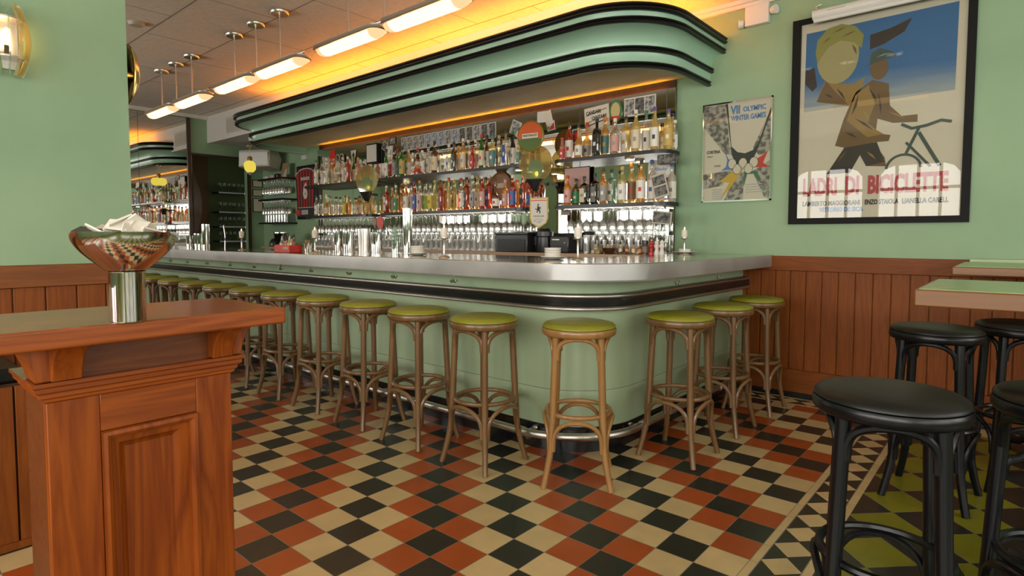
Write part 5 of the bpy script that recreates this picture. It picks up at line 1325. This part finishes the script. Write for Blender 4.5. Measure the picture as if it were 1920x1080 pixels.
# ------------------------------------------------------------ left end of the bar: jersey, corner shelves, speaker, pendant
t = thing('framed_jersey', 'black framed red and black striped football shirt number 6', 'frame', (-6.60, WY, 1.87))
M().box(-.26, .36, -.03, 0, -.40, .41).obj('frame', 'black_frame', t, bevel=.003); M().box(-.22, .32, -.032, -.030, -.36, .37).obj('mat', 'ink_black', t, smooth=False)
body = [(-.21, -.22), (.21, -.22), (.24, .20), (.29, .27), (.15, .34), (.06, .355), (-.06, .355), (-.15, .34), (-.29, .27), (-.24, .20)]
M().prism([(a*1.05, b*1.04) for a, b in body], -.0335, -.032, 'xz').obj('trim_line', 'white_paper', t, smooth=False)
M().prism(body, -.036, -.0335, 'xz').obj('shirt', plain('jersey_red', (.45, .03, .025), .6), t, smooth=False)
m = M()
for k in range(-3, 4): m.prism([(k*.075-.018, -.219), (k*.075+.018, -.219), (k*.085+.018, .22 if abs(k) == 3 else .33), (k*.085-.018, .22 if abs(k) == 3 else .33)], -.0375, -.036, 'xz')
m.obj('stripe', 'ink_black', t, smooth=False)
text('BARESI', .06, 'white_paper', (0, -.0395, .19), t, fit=.24, height=.05, align='CENTER', bold=.002)
text('6', .2, 'white_paper', (0, -.0395, -.08), t, fit=.13, height=.26, align='CENTER', bold=.01)
M().box(-.28, -.17, -.034, -.032, -.34, -.25).obj('crest', 'red_plastic', t, smooth=False); M().box(-.13, .06, -.034, -.032, -.33, -.26).obj('caption', 'photo_light', t, smooth=False)
SHZ = (2.115, 1.795, 1.428)
for k, z in enumerate(SHZ):
    t = thing('wall_shelf', '%s black wall shelf left of the framed shirt' % ('top', 'middle', 'bottom')[k] if False else '%s of three black wall shelves left of the framed shirt' % ('topmost', 'middle', 'lowest')[k], 'shelf')
    M().box(-7.66, -6.91, 2.62, WY-.001, z-.025, z).obj('board', 'satin_black', t, bevel=.003)
    if k < 2:
        m = M()
        for q in range(9): m.box(-7.62+q*.085, -7.612+q*.085, 2.64, 2.86, z-.037, z-.025)
        m.obj('rack', 'nickel', t, smooth=False)
for k, z in ((0, SHZ[0]-.035), (1, SHZ[1]-.035)):
    for i in range(8):
        for yy_ in (2.68, 2.79): place(GOB, 'wine_glass', -7.575+i*.085, yy_, z, 'stemmed glass hanging under the %s wall shelf by the framed shirt' % ('topmost', 'middle')[k], 'glass', 'glasses hanging under the %s wall shelf' % ('topmost', 'middle')[k], True)
for i in range(8): place(TUM, 'tumbler', -7.57+i*.085, 2.72, SHZ[2], 'plain glass standing on the lowest wall shelf by the framed shirt', 'glass', 'glasses on the lowest wall shelf')
for i, (x, w, mt) in enumerate([(-7.5, .14, 'white_plastic'), (-7.3, .10, 'beige_plastic'), (-7.16, .09, 'dark_wood')]):
    t = thing('bar_towel', '%s folded bundle on the topmost wall shelf, %s from the left' % (('white', 'beige', 'dark')[i], ORD[i+1]), 'bundle', (x, 2.72, SHZ[0]))
    M().box(-w/2, w/2, -.06, .06, 0, .045+.01*i).obj('body', mt, t, bevel=.015)
t = thing('photo_print', 'photograph leaning on the right end of the topmost wall shelf', 'photo', (-7.02, 2.72, SHZ[0])); t.rotation_euler = (R(-8), R(3), 0)
M().box(-.085, .085, -.003, .003, .002, .225).obj('print', 'photo_sepia', t, smooth=False); M().prism([(-.04, .01), (.07, .01), (.08, .14), (.03, .12)], -.005, -.003, 'xz').obj('figure', 'beige_plastic', t, smooth=False)
for i, (z0, z1) in enumerate([(2.02, 2.14), (1.87, 1.985), (1.61, 1.84)]):
    t = thing('framed_certificate', 'small framed certificate by the doorway, %s of three' % ('top', 'middle', 'bottom and largest')[i], 'frame', (FX, 2.775, (z0+z1)/2))
    h = (z1-z0)/2; M().box(0, .012, -.085, .085, -h, h).obj('frame', 'dark_wood', t, bevel=.002); M().box(.012, .0135, -.072, .072, -h+.012, h-.012).obj('sheet', 'cream_paper', t, smooth=False)
t = thing('loudspeaker', 'white wedge loudspeaker mounted in the corner above the wall shelves', 'speaker', (-7.42, 2.55, 2.40)); t.rotation_euler = (0, R(0), R(28))
M().prism([(-.16, -.12), (.10, -.16), (.17, .02), (.08, .14), (-.14, .14)], -.27, .27, 'yz').obj('cabinet', 'beige_plastic', t, bevel=.01)
M().box(-.25, .25, -.165, -.158, -.10, .10).obj('grille', 'white_plastic', t, bevel=.004)
M().box(-.03, .03, .10, .30, .10, .14).obj('bracket', 'nickel', t)
t = thing('wall_sensor', 'small white box high on the back wall above the framed shirt', 'sensor', (-6.62, WY, 2.40))
M().box(-.06, .06, -.05, 0, -.035, .035).obj('body', 'white_plastic', t, bevel=.006)
t = thing('pendant_lamp', 'small yellow glass lamp hanging from the left end of the canopy', 'lamp', (-6.30, 1.86, 0))
M().lathe([(0, 2.41), (.03, 2.415), (.035, 2.43), (.02, 2.44), (0, 2.44)], n=16).obj('mount', 'brass', t); M().tube([(0, 0, 2.42), (0, 0, 2.27)], .003, 6).obj('wire', 'nickel', t)
M().lathe([(0, 2.21), (.03, 2.21), (.032, 2.27), (.02, 2.285), (0, 2.285)], n=16).obj('cap', 'brass', t, ang=40)
for s in (-1, 1): M().lathe([(0, -.07), (.045, -.062), (.07, -.03), (.075, 0), (.07, .032), (.045, .06), (0, .068)], (s*.058, -s*.03, 2.15+.004*s), 24).obj('shade', 'pendant_glow', t)
M().lathe([(0, 2.03), (.012, 2.04), (.05, 2.062), (.052, 2.07), (0, 2.075)], n=18).obj('finial', 'beige_plastic', t, ang=40)
# round dark door edge in the doorway and back room shelves
t = thing('curved_panel', 'dark wooden panel with a curved edge at the left side of the doorway', 'panel', (-7.97, 1.757, 0))
M().prism([(0, 1.10), (.03, 1.22), (.085, 1.40), (.115, 1.60), (.115, 1.78), (.085, 1.95), (.03, 2.10), (0, 2.18)], 0, .03, 'yz').obj('panel', 'dark_wood', t, smooth=False)
for k, z in enumerate((2.03, 1.67, 1.40, 1.13)):
    t = thing('wall_shelf', 'black shelf with glasses inside the dark doorway, %s from the top' % ORD[k+1], 'shelf')
    M().box(-9.84, -9.55, 2.80, 3.35, z-.03, z).obj('board', 'satin_black', t, bevel=.003); M().box(-9.548, -9.54, 3.27, 3.33, z-.03, z).obj('end_cap', 'nickel', t)
    for i in range(6): place(GOB_DIM, 'wine_glass', -9.64, 2.86+i*.085, z, 'stemmed glass on the %s shelf inside the dark doorway' % ORD[k+1], 'glass', 'glasses on the %s shelf in the doorway' % ORD[k+1])
# tap with blue end at the doorway side
t = thing('bar_tap', 'slim bar tool with a blue tip leaning at the far end of the bar', 'tool', (-5.0, .95, ZT))
M().tube([(0, 0, 0), (.01, 0, .14), (-.02, 0, .26)], .006, 8).obj('rod', 'nickel', t); M().tube([(.006, 0, .12), (.02, 0, .09)], .009, 8).obj('tip', 'lab_blue', t)
